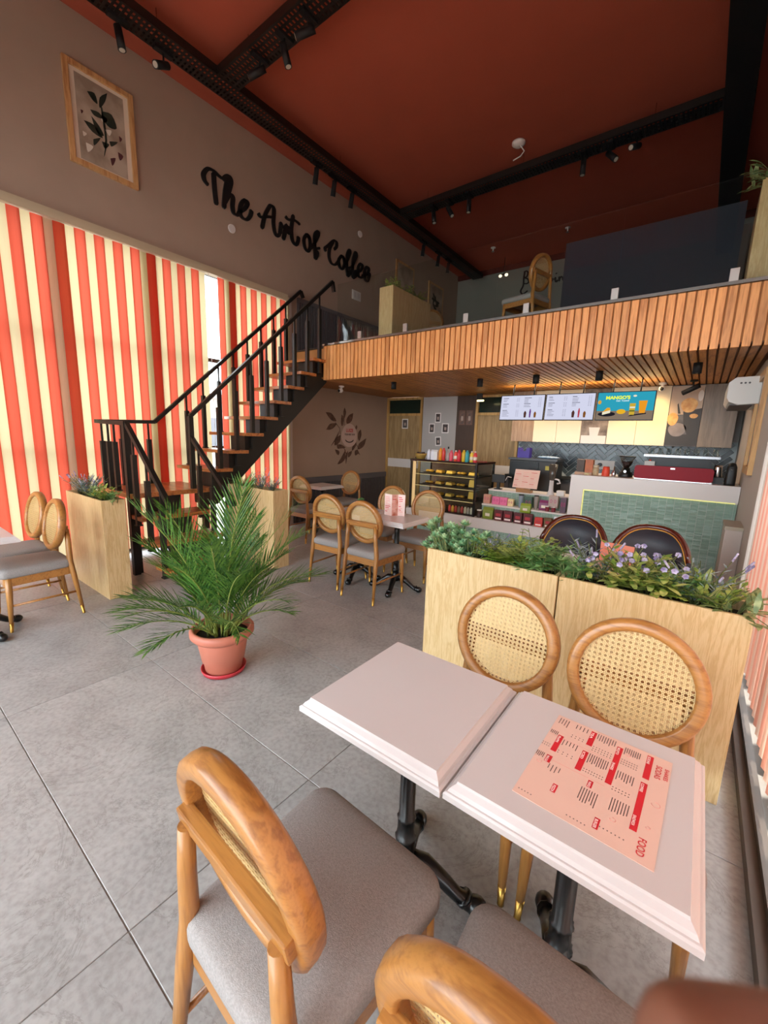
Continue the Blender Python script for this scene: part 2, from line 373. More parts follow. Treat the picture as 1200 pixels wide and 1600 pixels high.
for c, isred in ((1.6, False), (1.52, True), (2.5, True), (2.42, False), (3.56, True), (3.5, False), (.72, True), (.2, False)):
    link('slat', slat_mesh(3.47, .1, RED if isred else CRM, 'r' if isred else 'c'), bl, (-.02, c, .075))
bc = MB().cyl((.01, 3.2, .9), (.01, 3.2, 3.55), .003, n=6); bc.build('pull_cord', WHITEP, bl)
# right-hand blind, slats overlapping, hem above the sill
br = thing('vertical_blind', 'pale pink and white striped vertical blind hanging beside the front planter at the right window', 'blind', (XR+.03, 0, 0))
MB().bx(-.03, .03, YF+.1, 4.05, 3.55, 3.62).build('headrail', mat('cream_headrail', '#b9a98c', .5), br)
PNK = fabric_translucent('pink_blind_fabric', '#e8b0a4', '#dba08c', .42)
WHB = fabric_translucent('white_blind_fabric', '#ece4dc', '#dcc6b2', .42)
yy = 4.0; i = 0
while yy > -1.9:
    o = link('slat', slat_mesh(3.37, .11, PNK if i % 2 else WHB, 'p' if i % 2 else 'w'), br, (0, yy, .18)); o.rotation_euler.z = .2; yy -= .086; i += 1

# doors in the back wall
def door(n, x0, x1, leaf1, label_extra=None):
    mb = MB().bx(x0, x0+.05, YB-.06, YB+.01, 0, 2.34).bx(x1-.05, x1, YB-.06, YB+.01, 0, 2.34).bx(x0+.05, x1-.05, YB-.06, YB+.01, 1.97, 2.02).bx(x0+.05, x1-.05, YB-.06, YB+.01, 2.29, 2.34)
    d = struct(mb.build('door_%d' % n, wood('door_frame_wood', '#c49d5f', '#a37c43', 'z', 1.5, .45, 18)))
    MB().bx(x0+.05, x1-.05, YB-.035, YB, .02, .9).build('lower_panel', DOORW, d)
    MB().bx(x0+.05, x1-.05, YB-.036, YB, .9, 1.08).build('white_band', WHITEP, d)
    MB().bx(x0+.05, x1-.05, YB-.035, YB, 1.08, 1.97).build('upper_panel', DOORW, d)
    MB().bx(x0+.05, x1-.05, YB-.02, YB-.01, 2.02, 2.29).build('transom_pane', mat('dark_green_glass', '#1c2a22', .15), d)
    hx = x1-.1 if n == 1 else x0+.1
    MB().bx(hx-.012, hx+.012, YB-.075, YB-.05, 1.0, 1.14).bx(hx-.012, hx+.012, YB-.06, YB-.03, 1.06, 1.08).build('handle', BLACK, d)
door(1, -5.5, -4.6, 0); door(2, -3.44, -2.6, 0)
# wainscot of dark grey battens along the left wall, both levels
def wainscot(n, y0, y1, z0, z1, rail):
    w = struct(MB().bx(XL, XL+.012, y0, y1, z0, z1).bx(XL, XL+.035, y0, y1, z1-rail, z1).build('trim_%d' % n, DGREY))
    me = None; t = y0+.02
    while t < y1-.03:
        if me is None: me = MB().bx(0, .018, 0, .032, z0, z1-rail).build('batten', mat('dark_grey_batten', '#565254', .65), w, (XL+.012, t, 0)).data
        else: link('batten', me, w, (XL+.012, t, 0))
        t += .055
wainscot(4, 4.62, YB-.06, 0, .775, .1); wainscot(5, 4.75, 7.5, ZM, 3.68, .06)

# mural on the left wall
MURAL = [[(5.412, 1.932), (5.558, 1.922), (5.687, 1.794), (5.583, 1.789), (5.491, 1.847)], [(5.426, 1.624), (5.526, 1.731), (5.688, 1.742), (5.619, 1.663), (5.516, 1.623)], [(5.91, 2.049), (5.948, 1.97), (5.926, 1.887), (5.89, 1.836), (5.875, 1.966)], [(6.156, 1.963), (6.115, 1.814), (5.99, 1.75), (5.964, 1.824), (6.037, 1.918)], [(5.828, 1.914), (5.889, 1.861), (5.856, 1.704), (5.812, 1.767)], [(6.26, 1.736), (6.281, 1.703), (6.256, 1.651), (6.222, 1.692)], [(6.389, 1.655), (6.413, 1.552), (6.349, 1.429), (6.306, 1.515), (6.33, 1.61)], [(6.567, 1.484), (6.489, 1.324), (6.314, 1.263), (6.337, 1.368), (6.457, 1.439)], [(5.773, 1.619), (5.704, 1.471), (5.554, 1.331), (5.645, 1.445)], [(5.81, 1.538), (5.789, 1.406), (5.647, 1.34), (5.68, 1.47)], [(5.705, 1.356), (5.826, 1.357), (5.95, 1.298), (5.815, 1.282), (5.73, 1.282)], [(5.659, 1.266), (5.779, 1.232), (5.756, 1.158), (5.696, 1.192)], [(5.951, 1.265), (5.918, 1.054), (5.729, 0.983), (5.83, 1.106)], [(6.027, 1.239), (6.004, 1.137), (5.969, 0.984), (5.953, 1.155)], [(6.143, 1.238), (6.106, 1.152), (6.03, 1.111), (6.028, 1.196)], [(6.269, 1.402), (6.233, 1.307), (6.143, 1.238), (6.154, 1.324)], [(6.3, 1.263), (6.385, 1.148), (6.33, 1.175), (6.237, 1.142), (6.222, 1.229)], [(5.708, 1.158), (5.756, 1.174), (5.685, 1.151)]]
mu = thing('wall_mural', 'brown leaf mural around a pale oval badge on the taupe wall under the mezzanine', 'mural', (XL, 6.05, 1.5))
lm = mat('mural_brown', '#4b3226', .8, noise=.35, nscale=14, ncol='#6b4d3c')
for l in MURAL:
    if len(l) < 4: continue
    pts = [Vector((a-6.05, b-1.5, 0)) for a, b in l]; pts = catmull(pts+[pts[0]], 3)[:-1]
    MB().prism([(p.x, p.y) for p in pts], lambda a, b, d: (d, a, b), 0, .003).build('leaf', lm, mu)
st = MB()
for q in ([(5.66,1.76),(5.78,1.66),(5.8,1.55)], [(5.9,1.85),(5.9,1.72)], [(6.32,1.3),(6.26,1.36),(6.2,1.42)], [(5.9,1.3),(5.97,1.18),(5.93,1.08)]):
    st.tube([(.002, a-6.05, b-1.5) for a, b in q], .006, 5)
st.build('stem', lm, mu)
eg = [(math.cos(t)*.222*(1-.08*math.sin(t)), math.sin(t)*.225+.035) for t in [2*PI*i/32 for i in range(32)]]
badge = MB().prism(eg, lambda a, b, d: (d, a, b), .003, .008).build('badge', mat('badge_pink', '#c3a99d', .7), mu)
rd = MB(); text_into(rd, 'LUIZE', .085, (.0095, -.1, .1), (0,1,0), (0,0,1), .003, width=.2); rd.build('red_lettering', mat('print_red', '#b8342e', .6), badge)
bk = MB(); text_into(bk, 'YOUR NEXT STOP', .045, (.0095, -.14, .035), (0,1,0), (0,0,1), .002, width=.3)
sm_ = [(.0095, .12*math.cos(t), -.03+.07*math.sin(t)) for t in [PI+.25+(PI-.5)*i/10 for i in range(11)]]; bk.tube(sm_, [.003]+[.011]*9+[.003], 5)
bk.build('dark_lettering', mat('print_dark', '#2c211d', .6), badge)

# lettering on the walls: calligraphic strokes cut from black board
ART = [[(3.289, 4.632), (3.239, 4.667), (3.229, 4.735), (3.287, 4.816), (3.364, 4.834), (3.442, 4.81), (3.51, 4.804), (3.565, 4.848)], [(3.368, 4.813), (3.373, 4.632), (3.391, 4.449)], [(3.498, 4.789), (3.542, 4.847), (3.594, 4.871), (3.618, 4.819), (3.582, 4.695), (3.523, 4.574)], [(3.575, 4.852), (3.527, 4.671), (3.497, 4.449)], [(3.509, 4.521), (3.59, 4.654), (3.638, 4.642), (3.628, 4.531), (3.645, 4.456), (3.699, 4.452), (3.74, 4.514)], [(3.732, 4.499), (3.815, 4.572), (3.867, 4.665), (3.822, 4.684), (3.761, 4.602), (3.742, 4.495), (3.786, 4.447), (3.85, 4.456), (3.904, 4.523), (3.93, 4.602)], [(4.042, 4.615), (4.087, 4.579), (4.204, 4.629), (4.325, 4.664)], [(4.259, 4.807), (4.163, 4.642), (4.099, 4.434)], [(4.248, 4.802), (4.316, 4.781), (4.306, 4.597), (4.327, 4.476), (4.373, 4.435), (4.427, 4.492)], [(4.421, 4.478), (4.448, 4.652)], [(4.442, 4.628), (4.495, 4.6), (4.563, 4.659)], [(4.563, 4.659), (4.519, 4.569), (4.487, 4.425)], [(4.493, 4.45), (4.55, 4.603), (4.6, 4.633), (4.587, 4.539)], [(4.684, 4.843), (4.644, 4.638), (4.661, 4.488), (4.728, 4.439), (4.774, 4.505), (4.784, 4.577)], [(4.528, 4.763), (4.589, 4.741), (4.715, 4.777), (4.818, 4.758)], [(4.961, 4.676), (4.9, 4.584), (4.916, 4.474), (4.984, 4.434), (5.032, 4.526), (5.012, 4.648), (4.961, 4.676), (5.039, 4.611)], [(5.039, 4.493), (5.123, 4.605), (5.208, 4.755), (5.194, 4.802), (5.133, 4.727), (5.13, 4.56), (5.144, 4.368)], [(5.144, 4.368), (5.194, 4.486), (5.13, 4.512), (5.248, 4.572)], [(5.389, 4.571), (5.366, 4.612), (5.437, 4.679), (5.566, 4.796), (5.636, 4.796), (5.637, 4.731), (5.583, 4.667)], [(5.566, 4.791), (5.475, 4.643), (5.461, 4.514), (5.516, 4.431), (5.609, 4.436), (5.696, 4.527)], [(5.759, 4.625), (5.696, 4.532), (5.721, 4.438), (5.787, 4.422), (5.843, 4.523), (5.812, 4.617), (5.759, 4.625), (5.862, 4.594)], [(5.851, 4.526), (5.916, 4.612), (5.981, 4.746), (5.963, 4.787), (5.906, 4.674), (5.902, 4.489), (5.931, 4.345)], [(5.931, 4.345), (5.997, 4.426), (5.961, 4.487), (6.033, 4.525)], [(6.033, 4.525), (6.087, 4.628), (6.154, 4.756), (6.126, 4.805), (6.068, 4.675), (6.055, 4.511), (6.077, 4.357)], [(6.077, 4.357), (6.146, 4.417), (6.117, 4.482), (6.187, 4.511)], [(6.179, 4.482), (6.276, 4.547), (6.328, 4.639), (6.264, 4.657), (6.204, 4.557), (6.225, 4.441), (6.307, 4.438), (6.351, 4.493)], [(6.352, 4.466), (6.461, 4.548), (6.515, 4.643), (6.448, 4.661), (6.386, 4.553), (6.409, 4.441), (6.485, 4.429), (6.546, 4.585)]]
BREW = [[(-3.787, 5.344), (-3.8, 5.223), (-3.799, 5.061), (-3.847, 4.957), (-3.821, 4.89), (-3.769, 4.879), (-3.686, 4.929)], [(-3.812, 5.342), (-3.752, 5.355), (-3.712, 5.311), (-3.734, 5.235), (-3.787, 5.22), (-3.709, 5.181), (-3.676, 5.113), (-3.72, 5.084), (-3.782, 5.095)], [(-3.623, 5.189), (-3.599, 5.074)], [(-3.606, 5.149), (-3.57, 5.179), (-3.529, 5.165)], [(-3.497, 5.105), (-3.446, 5.12), (-3.451, 5.169), (-3.49, 5.17), (-3.496, 5.092), (-3.452, 5.048), (-3.409, 5.064)], [(-3.385, 5.156), (-3.363, 5.056), (-3.323, 5.042), (-3.307, 5.118), (-3.278, 5.04), (-3.225, 5.011), (-3.175, 5.021), (-3.148, 5.064), (-3.191, 5.114)], [(-3.174, 5.075), (-3.098, 5.06)], [(-3.09, 5.1), (-3.082, 5.022), (-3.058, 5.003), (-3.034, 5.037)], [(-3.08, 5.181), (-3.074, 5.166)], [(-3.009, 5.097), (-2.999, 5.001)], [(-3.002, 5.025), (-2.988, 5.069), (-2.96, 5.087), (-2.936, 5.059), (-2.914, 5.003), (-2.884, 5.003), (-2.862, 5.022)]]
def script(strokes, fn, wmax, wmin, depth, name, parent, ox, oz):
    mb = MB()
    for s in strokes:
        pts = catmull([(a-ox, b-oz, 0) for a, b in s], 6); n = len(pts); loops = []
        for i, p in enumerate(pts):
            d = (pts[min(i+1,n-1)]-pts[max(i-1,0)]).normalized(); nr = Vector((-d.y, d.x, 0))
            w = (wmin+(wmax-wmin)*abs(d.y)**1.3)/2
            if i in (0, n-1): w *= .55
            e = .0006*len(mb.v)/100
            loops.append([fn(*(p+nr*w).xy, 0), fn(*(p-nr*w).xy, 0), fn(*(p-nr*w).xy, depth+e), fn(*(p+nr*w).xy, depth+e)])
        mb.loft(loops, smooth=False)
    return mb.build(name, BLACKM, parent)
words = [('The', 0, 6), ('Art', 6, 15), ('of', 15, 18), ('Coffee', 18, 28)]
sg = thing('wall_lettering', 'large black cursive wall lettering reading The Art of Coffee above the blinds', 'sign', (XL, 3.2, 4.42))
for wd, a, b in words:
    script(ART[a:b], lambda p, q, d: (d, p, q), .062, .026, .02, 'word_'+wd.lower(), sg, 3.2, 4.42)['label'] = 'black cursive word '+wd
sg2 = thing('wall_lettering', 'small black cursive lettering on the pale upstairs back wall behind the chair', 'sign', (-3.8, YU, 5.0))
script(BREW, lambda p, q, d: (p, -d, q), .035, .02, .015, 'word_brewin', sg2, -3.8, 5.0)
# framed botanical print
PRINT = [[(1.983, 4.909), (2.05, 4.929), (2.072, 4.846), (2.025, 4.858)], [(2.172, 4.999), (2.145, 4.906), (2.089, 4.817), (2.097, 4.918)], [(1.998, 4.757), (2.076, 4.771), (2.112, 4.732), (2.033, 4.719)], [(2.107, 4.798), (2.198, 4.818), (2.241, 4.712), (2.168, 4.683), (2.112, 4.732)], [(1.931, 4.625), (2.025, 4.628), (2.097, 4.548), (2.0, 4.557)], [(2.003, 4.702), (2.066, 4.649), (2.109, 4.574), (2.041, 4.577)], [(2.005, 4.491), (2.076, 4.537), (2.009, 4.435)], [(2.157, 4.548), (2.241, 4.581), (2.174, 4.507)], [(2.084, 4.512), (2.154, 4.517), (2.109, 4.455)], [(2.154, 4.386), (2.208, 4.412), (2.17, 4.322)], [(2.234, 4.486), (2.286, 4.47), (2.249, 4.411)], [(1.933, 4.425), (1.999, 4.419), (1.945, 4.344)], [(2.099, 4.823), (2.115, 4.828), (2.137, 4.548), (2.092, 4.366), (2.116, 4.538)], [(2.094, 4.752), (2.153, 4.755), (2.139, 4.708), (2.1, 4.706)], [(2.124, 4.641), (2.186, 4.663), (2.161, 4.6)], [(2.257, 4.65), (2.287, 4.635), (2.263, 4.596)], [(1.91, 4.708), (1.934, 4.708), (1.917, 4.674)], [(1.913, 4.52), (1.949, 4.511), (1.918, 4.475)]]
fr = thing('picture_frame', 'framed botanical print with dark leaves high on the taupe wall', 'picture', (XL, 2.1, 4.66))
fx = lambda a, b, d: (d, a-2.1, b-4.66)
fm = MB()
for (y0, y1, z0, z1) in ((1.78,1.83,4.19,5.11),(2.37,2.42,4.19,5.11),(1.83,2.37,5.06,5.11),(1.83,2.37,4.19,4.24)): fm.bx(0, .035, y0-2.1, y1-2.1, z0-4.66, z1-4.66)
fm.build('frame', wood('frame_oak', '#c79a66', '#a8774a', 'z', 2, .4, 14), fr, bev=.004)
MB().bx(0, .012, -.27, .27, -.42, .4).build('mat_board', mat('cream_mat', '#d9c9b4', .7), fr)
pp = MB().bx(.012, .014, -.222, .222, -.4, .367).build('paper', mat('aged_paper', '#b3a390', .8, noise=.3, nscale=4, ncol='#8d7b69'), fr)
lmk = [mat('print_leaf_dark', '#20281c', .7), mat('print_berry', '#4a1f22', .7), mat('print_pale', '#d8cfc0', .7)]
for q, l in enumerate(PRINT):
    pts = [Vector((a, b, 0)) for a, b in l]; pts = catmull(pts+[pts[0]], 3)[:-1]
    MB().prism([(p.x, p.y) for p in pts], fx, .014, .0152).build('printed_leaf', lmk[1 if q in (9,10,15,16) else 2 if q in (13,14,17,11) else 0], pp)
# wall discs and switch plates
for (yy, zz), lab in zip([(3.61,4.25),(6.25,5.15)], ['round white wall disc below the word The', 'round white wall disc above the word Coffee']):
    o = MB().cyl((0,0,0),(.02,0,0),.055,.05,20).build('wall_disc', WHITEP, None, (XL, yy, zz)); tag(o, lab, 'disc', 'round discs on the taupe wall')
o = thing('switch_plate', 'white double switch plate on the upstairs wall behind the glass', 'switch', (XL, 6.18, 4.09)); MB().bx(0, .012, -.12, .12, -.08, .08).build('plate', WHITEP, o, bev=.004)
for s in (-1, 1): MB().bx(.012, .018, s*.05-.035, s*.05+.035, -.05, .05).build('rocker', WHITE, o)

# ------------------------------------------------------------------ mezzanine
mz = thing('mezzanine', 'mezzanine floor with vertical cedar slats along its front edge and slatted underside', 'mezzanine', (0, 4.5, ZM))
sb = MB().bx(-4.65, XR-.004, .03, YU-4.504, -.46, -.012).bx(XL+.004, -4.65, .15, YU-4.5, -.2, -.012); sb.build('slab', mat('mezz_board', '#b57c44', .6), mz)
MB().bx(-4.65, XR-.004, -.01, YU-4.504, -.012, 0).bx(XL+.004, -4.65, .1, YU-4.504, -.012, 0).build('upper_flooring', mat('dark_flooring', '#3a312b', .5), mz)
MB().bx(-4.64, XR, -.012, .03, -.02, .006).build('edge_trim', mat('brushed_edge', '#8f8a84', .25, metal=.9), mz)
fme = MB().bx(0, .055, -.028, 0, -.5, -.025).build('front_slat', SLAT, mz, (-4.63, .03, 0), bev=.002, seg=1).data
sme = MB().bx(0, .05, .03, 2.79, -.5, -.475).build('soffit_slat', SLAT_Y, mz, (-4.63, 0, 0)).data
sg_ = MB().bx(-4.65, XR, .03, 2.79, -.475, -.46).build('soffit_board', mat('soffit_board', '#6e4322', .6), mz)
xx = -4.63+.068
while xx < XR-.06:
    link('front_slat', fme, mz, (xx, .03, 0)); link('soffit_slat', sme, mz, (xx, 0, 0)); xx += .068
for k in range(3):
    MB().bx(0, .046, -.028, 0, -.5, -.24).build('front_slat', SLAT, mz, (-4.85+.068*k, .06, 0))
struct(MB().bx(XL, -4.65, 4.5, YB, 2.35, 2.37).build('trim_6', mat('soffit_plain_wood', '#9c6430', .5, noise=.1, nscale=6)))
# glass balustrade
gp = [-4.38, -3.2, -2.0, -.83, .33]; gl = thing('glass_balustrade', 'frameless clear glass balustrade along the mezzanine edge', 'balustrade', (0, 4.53, ZM))
CG = glass('clear_glass', (.93,.96,.95))
for i in range(4): MB().bx(gp[i]+.005, gp[i+1]-.005, -.006, .006, .02, .775).build('pane', CG, gl)
for cx in (-3.95,-3.19,-2.35,-1.66,-.84,.01): MB().bx(cx-.03, cx+.03, -.016, .012, .006, .11).build('clamp', mat('satin_steel', '#b9b2ab', .35, metal=.8), gl, bev=.003)

# ------------------------------------------------------------------ staircase
stc = thing('staircase', 'open black steel staircase with wooden treads and square black railings', 'staircase', (-4.62, 1.76, 0))
O = Vector((4.62, -1.76, 0))
RISE = ZM/13; RUN = .2331
def sloc(mb): mb.T = Matrix.Translation(O); return mb
for k in range(5, 13):
    yb = 2.92+RUN*(k-5); z = RISE*k
    sloc(MB()).bx(-5.4, -4.58, yb-.29, yb, z-.04, z).build('tread', TREAD, stc, bev=.003)
sloc(MB()).bx(-5.4, -4.58, 1.74, 2.66, RISE*4-.05, RISE*4).build('landing', TREAD, stc, bev=.003)
for k in (3, 2, 1):
    x0 = -4.62+.26*(3-k); sloc(MB()).bx(x0-.02, x0+.28, 1.74, 2.46, RISE*k-.04, RISE*k).build('tread', wood('tread_wood_y', '#b9733a', '#7d451d', 'y', 2.0, .35, 16, coat=.3), stc, bev=.003)
# zigzag stringer under the upper flight
poly = [(2.62, RISE*4-.05)]
for k in range(5, 13):
    yb = 2.92+RUN*(k-5); poly += [(yb-.235, RISE*(k-1)-.04 if k > 5 else RISE*4-.05), (yb-.235, RISE*k-.04)]
poly += [(4.6, RISE*12-.04), (4.6, RISE*12-.3), (2.75, RISE*4-.22), (2.62, RISE*4-.22)]
poly = [p for i, p in enumerate(poly) if i == 0 or p != poly[i-1]]
sloc(MB()).prism(poly, lambda a, b, d: (d, a, b), -4.97, -4.66).build('stringer', BLACK, stc)
poly = [(-4.66, RISE*4-.05), (-4.66, RISE*4-.25), (-3.95, 0), (-3.86, 0), (-3.86, RISE-.04), (-4.1, RISE-.04), (-4.1, RISE*2-.04), (-4.36, RISE*2-.04), (-4.36, RISE*3-.04), (-4.62, RISE*3-.04), (-4.62, RISE*4-.05)]
sloc(MB()).prism(poly, lambda a, b, d: (a, d, b), 1.95, 2.25).build('stringer', BLACK, stc)
for (px, py, pz) in ((-5.33,1.8,RISE*4-.05),(-4.66,1.8,RISE*4-.05),(-5.33,2.58,RISE*4-.05),(-4.66,2.58,RISE*4-.05)): sloc(MB()).bx(px-.03, px+.03, py-.03, py+.03, 0, pz).build('support_post', BLACK, stc)
def rail(pts, w=.042):
    mb = sloc(MB())
    for a, b in zip(pts[:-1], pts[1:]): mb.bar(a, b, w)
    mb.build('handrail', BLACK, stc)
zr = lambda y: 1.69+.911*(y-2.43)
rail([(-4.6,1.76,1.58),(-5.38,1.76,1.6),(-5.38,2.38,1.62),(-5.38,4.73,3.75)])
rail([(-5.38,4.73,3.75),(-5.38,4.78,3.66)])
rail([(-4.62,4.67,3.73),(-4.62,2.43,1.69),(-4.62,2.43,1.46),(-3.80,2.43,.78)])
rail([(-4.62,4.67,3.73),(-4.62,4.7,3.6)])
rail([(-4.6,1.76,1.585),(-3.74,1.76,.80)])
def baluster(x, y, z0, z1):
    th = z1-.2 if z1-z0 > .4 else (z0+z1)/2
    sloc(MB()).bx(x-.022, x+.022, y-.022, y+.022, z0, th).bx(x-.009, x+.009, y-.009, y+.009, th, z1-.015).bx(x-.03, x+.03, y-.03, y+.03, z0, z0+.012).build('baluster', BLACK, stc)
for k in range(5, 13):
    yb = 2.92+RUN*(k-5)-.14
    baluster(-5.36, yb, RISE*k, zr(yb)-.03); baluster(-4.62, yb, RISE*k-.2 if k < 13 else 0, zr(yb))
for x in (-5.25, -5.08, -4.92): baluster(x, 1.76, RISE*4, 1.59)
for y in (2.0, 2.3): baluster(-5.38, y, RISE*4, 1.61)
sloc(MB()).bx(-4.65, -4.59, 1.73, 1.79, 0, 1.6).build('newel_post', BLACK, stc)
sloc(MB()).bx(-4.645, -4.595, 2.405, 2.455, RISE*4, 1.68).build('newel_post', BLACK, stc)
for k in (3, 2, 1):
    x = -4.62+.26*(3-k)+.14
    baluster(x, 1.76, RISE*k-.1, 1.585-.913*(x+4.6)); baluster(x, 2.43, RISE*k-.1, 1.46-.83*(x+4.62))

# ------------------------------------------------------------------ ceiling trays, spots, fittings
def tray(name_label, axis, a0, a1, c0, c1, z, hang):
    L = a1-a0; cc = (c0+c1)/2
    t = thing('cable_tray', name_label, 'cable tray', ((cc, a0, z) if axis == 'y' else (a0, cc, z)))
    w = (c1-c0)/2
    fx_ = (lambda p0, p1, q0, q1, r0, r1: (q0, q1, p0, p1, r0, r1)) if axis == 'y' else (lambda p0, p1, q0, q1, r0, r1: (p0, p1, q0, q1, r0, r1))
    for s in (-1, 1): MB().bx(*fx_(0, L, s*w-.006, s*w+.006, 0, .09)).build('side_flange', BLACK, t)
    mb = MB(); p = .02
    while p < L-.02: mb.bx(*fx_(p, p+.022, -w, w, 0, .006)); p += .045
    for q in range(5): c = -w+2*w*q/4; mb.bx(*fx_(0, L, c-.012, c+.012, .001, .007))
    stuff(mb.build('perforated_base', BLACK, t))
    for h in hang: MB().cyl(fxp(axis, h-a0, 0, .06), fxp(axis, h-a0, 0, ZC-z), .004, n=6).build('hanger_rod', CHROME, t)
    return t
def fxp(axis, a, c, z): return (c, a, z) if axis == 'y' else (a, c, z)
tray('long black perforated cable tray running along the left wall below the ceiling', 'y', YF, 9.75, -4.92, -4.69, 5.3, [0,2.4,5.0,7.5])
tray('black perforated cable tray crossing the ceiling nearest the viewer', 'x', -4.69, -.33, 2.97, 3.21, 5.3, [-4.3,-2.4,-1])
tray('black perforated cable tray crossing the ceiling in front of the mezzanine back wall', 'x', -4.69, -.33, 6.36, 6.58, 5.3, [-4.2,-1,-2.6])
t4 = thing('steel_beam', 'wide black beam running along the ceiling at the right', 'beam', (-.2, YF, 5.28)); MB().bx(-.13,.13,0,11.2,0,.02).bx(-.13,.13,0,11.2,.24,.26).bx(-.02,.02,0,11.2,.02,.24).build('web_and_flanges', BLACKM, t4)
for s in (-1,1): MB().bx(s*.125-.008, s*.125+.008, 0, 11.2, .02, .24).build('side_plate', BLACKM, t4)
def spot(x, y, aim, lab):
    o = thing('track_spotlight', lab, 'spotlight', (x, y, 5.3), group='black spotlights on the cable trays')
    MB().bx(-.03,.03,-.09,.09,-.03,0).build('driver_box', BLACKM, o)
    MB().cyl((0,0,-.03),(0,0,-.11),.009,n=8).build('stem', BLACKM, o)
    d = Vector(aim).normalized(); c = Vector((0,0,-.13))
    h = MB().cyl(c-d*.06, c+d*.13, .034, .036, 14).build('lamp_head', BLACKM, o)
    MB().cyl(c+d*.128, c+d*.1315, .026, n=14).build('lens', mat('lamp_lens', '#b8b0a0', .2), h)
sp = [((-4.87,2.07),(.1,.1,-1),'the left tray nearest the framed print'),((-4.87,2.48),(.2,-.6,-.4),'the left tray right of the framed print'),
((-4.12,3.09),(-.7,-.5,-.4),'the nearest cross tray, leftmost'),((-3.73,3.09),(.2,.2,-1),'the nearest cross tray, middle, pointing down'),((-3.39,3.09),(-.7,-.5,-.3),'the nearest cross tray, rightmost'),
((-4.87,4.58),(-.4,.2,-.9),'the left tray above the word Art'),((-4.87,4.94),(-.4,.2,-.9),'the left tray above the word of'),((-4.87,5.33),(-.4,.2,-.9),'the left tray above the word Coffee'),
((-4.87,7.42),(-.2,.1,-1),'the left tray far end, nearest of three'),((-4.87,8.0),(-.2,.1,-1),'the left tray far end, middle of three'),((-4.87,8.42),(-.2,.1,-1),'the left tray far end, farthest of three'),
((-4.07,6.47),(.2,-.1,-1),'the far cross tray, leftmost'),((-3.78,6.47),(.5,-.1,-.8),'the far cross tray, second from left'),((-3.43,6.47),(0,0,-1),'the far cross tray, third from left'),
((-1.77,6.47),(0,0,-1),'the far cross tray, third from right'),((-1.45,6.47),(.6,-.3,-.7),'the far cross tray, second from right'),((-1.16,6.47),(-.3,-.8,-.4),'the far cross tray, rightmost')]
for (x, y), a, l in sp: spot(x, y, a, 'black cylinder spotlight on '+l)
def dome(x, y, z, lab, s=1.0):
    o = thing('security_camera', lab, 'camera', (x, y, z))
    MB().lathe([(.045*s,0),(.045*s,-.02*s),(.02*s,-.03*s),(.015*s,-.05*s)]).build('mount', WHITEP, o)
    MB().ell((0,-.02*s,-.075*s), (.036*s,.05*s,.036*s), 14, 8).build('housing', WHITEP, o)
    MB().ell((0,-.055*s,-.08*s), (.024*s,.02*s,.024*s), 12, 6).build('lens', BLACKM, o)
dome(-4.86, 5.14, 2.33, 'white ceiling camera under the mezzanine by the stairs'); dome(-.53, 6.59, 2.33, 'white ceiling camera beside the mango screen')
o = thing('smoke_detector', 'white ceiling device with dangling tag by the far cross tray', 'detector', (-2.58, 6.2, ZC)); MB().lathe([(.09,0),(.09,-.02),(.05,-.05),(.02,-.055)]).build('body', WHITEP, o); MB().tube([(.03,0,-.05),(.08,.02,-.12),(.02,.05,-.15),(-.06,.0,-.2)], .008, 6).build('tag', WHITEP, o)
for (x, y, lab) in ((-2.62, 8.98, 'small pale sprinkler on the ceiling above the dark blue panel'), (-4.13, 9.0, 'small pale sprinkler on the ceiling above the upstairs wall')):
    o = thing('sprinkler', lab, 'sprinkler', (x, y, ZC)); MB().lathe([(.05,0),(.05,-.012),(.012,-.018),(.012,-.07)]).build('rose', WHITEP, o); MB().lathe([(.03,-.075),(.03,-.082)]).build('deflector', CHROME, o)
for i, (x, y) in enumerate([(-3.77,5.11),(-2.49,5.32),(-1.74,5.29),(-1.04,5.3),(-.15,5.17)]):
    o = thing('downlight', 'black cylinder downlight under the mezzanine, %s from the stairs' % ORD[i], 'downlight', (x, y, 2.33), group='black downlights under the mezzanine')
    MB().lathe([(.038,0),(.038,-.1),(.03,-.1),(.028,-.085)], n=18).build('can', BLACKM, o)
    MB().lathe([(.028,-.09),(.028,-.093)], n=16).build('lens', mat('warm_lens', '#f5d9a0', .4, emit='#ffd9a0', estr=.4), o)
o = thing('track_spotlight', 'black spotlight under the mezzanine in front of the coffee photo cabinet', 'spotlight', (-.2, 6.45, 2.33))
MB().cyl((0,0,0),(0,0,-.02),.04).build('base', BLACKM, o); MB().cyl((0,0,-.02),(0,0,-.09),.008,n=8).build('stem', BLACKM, o); MB().cyl((.06,-.02,-.07),(-.1,.04,-.15),.03,n=14).build('lamp_head', BLACKM, o)
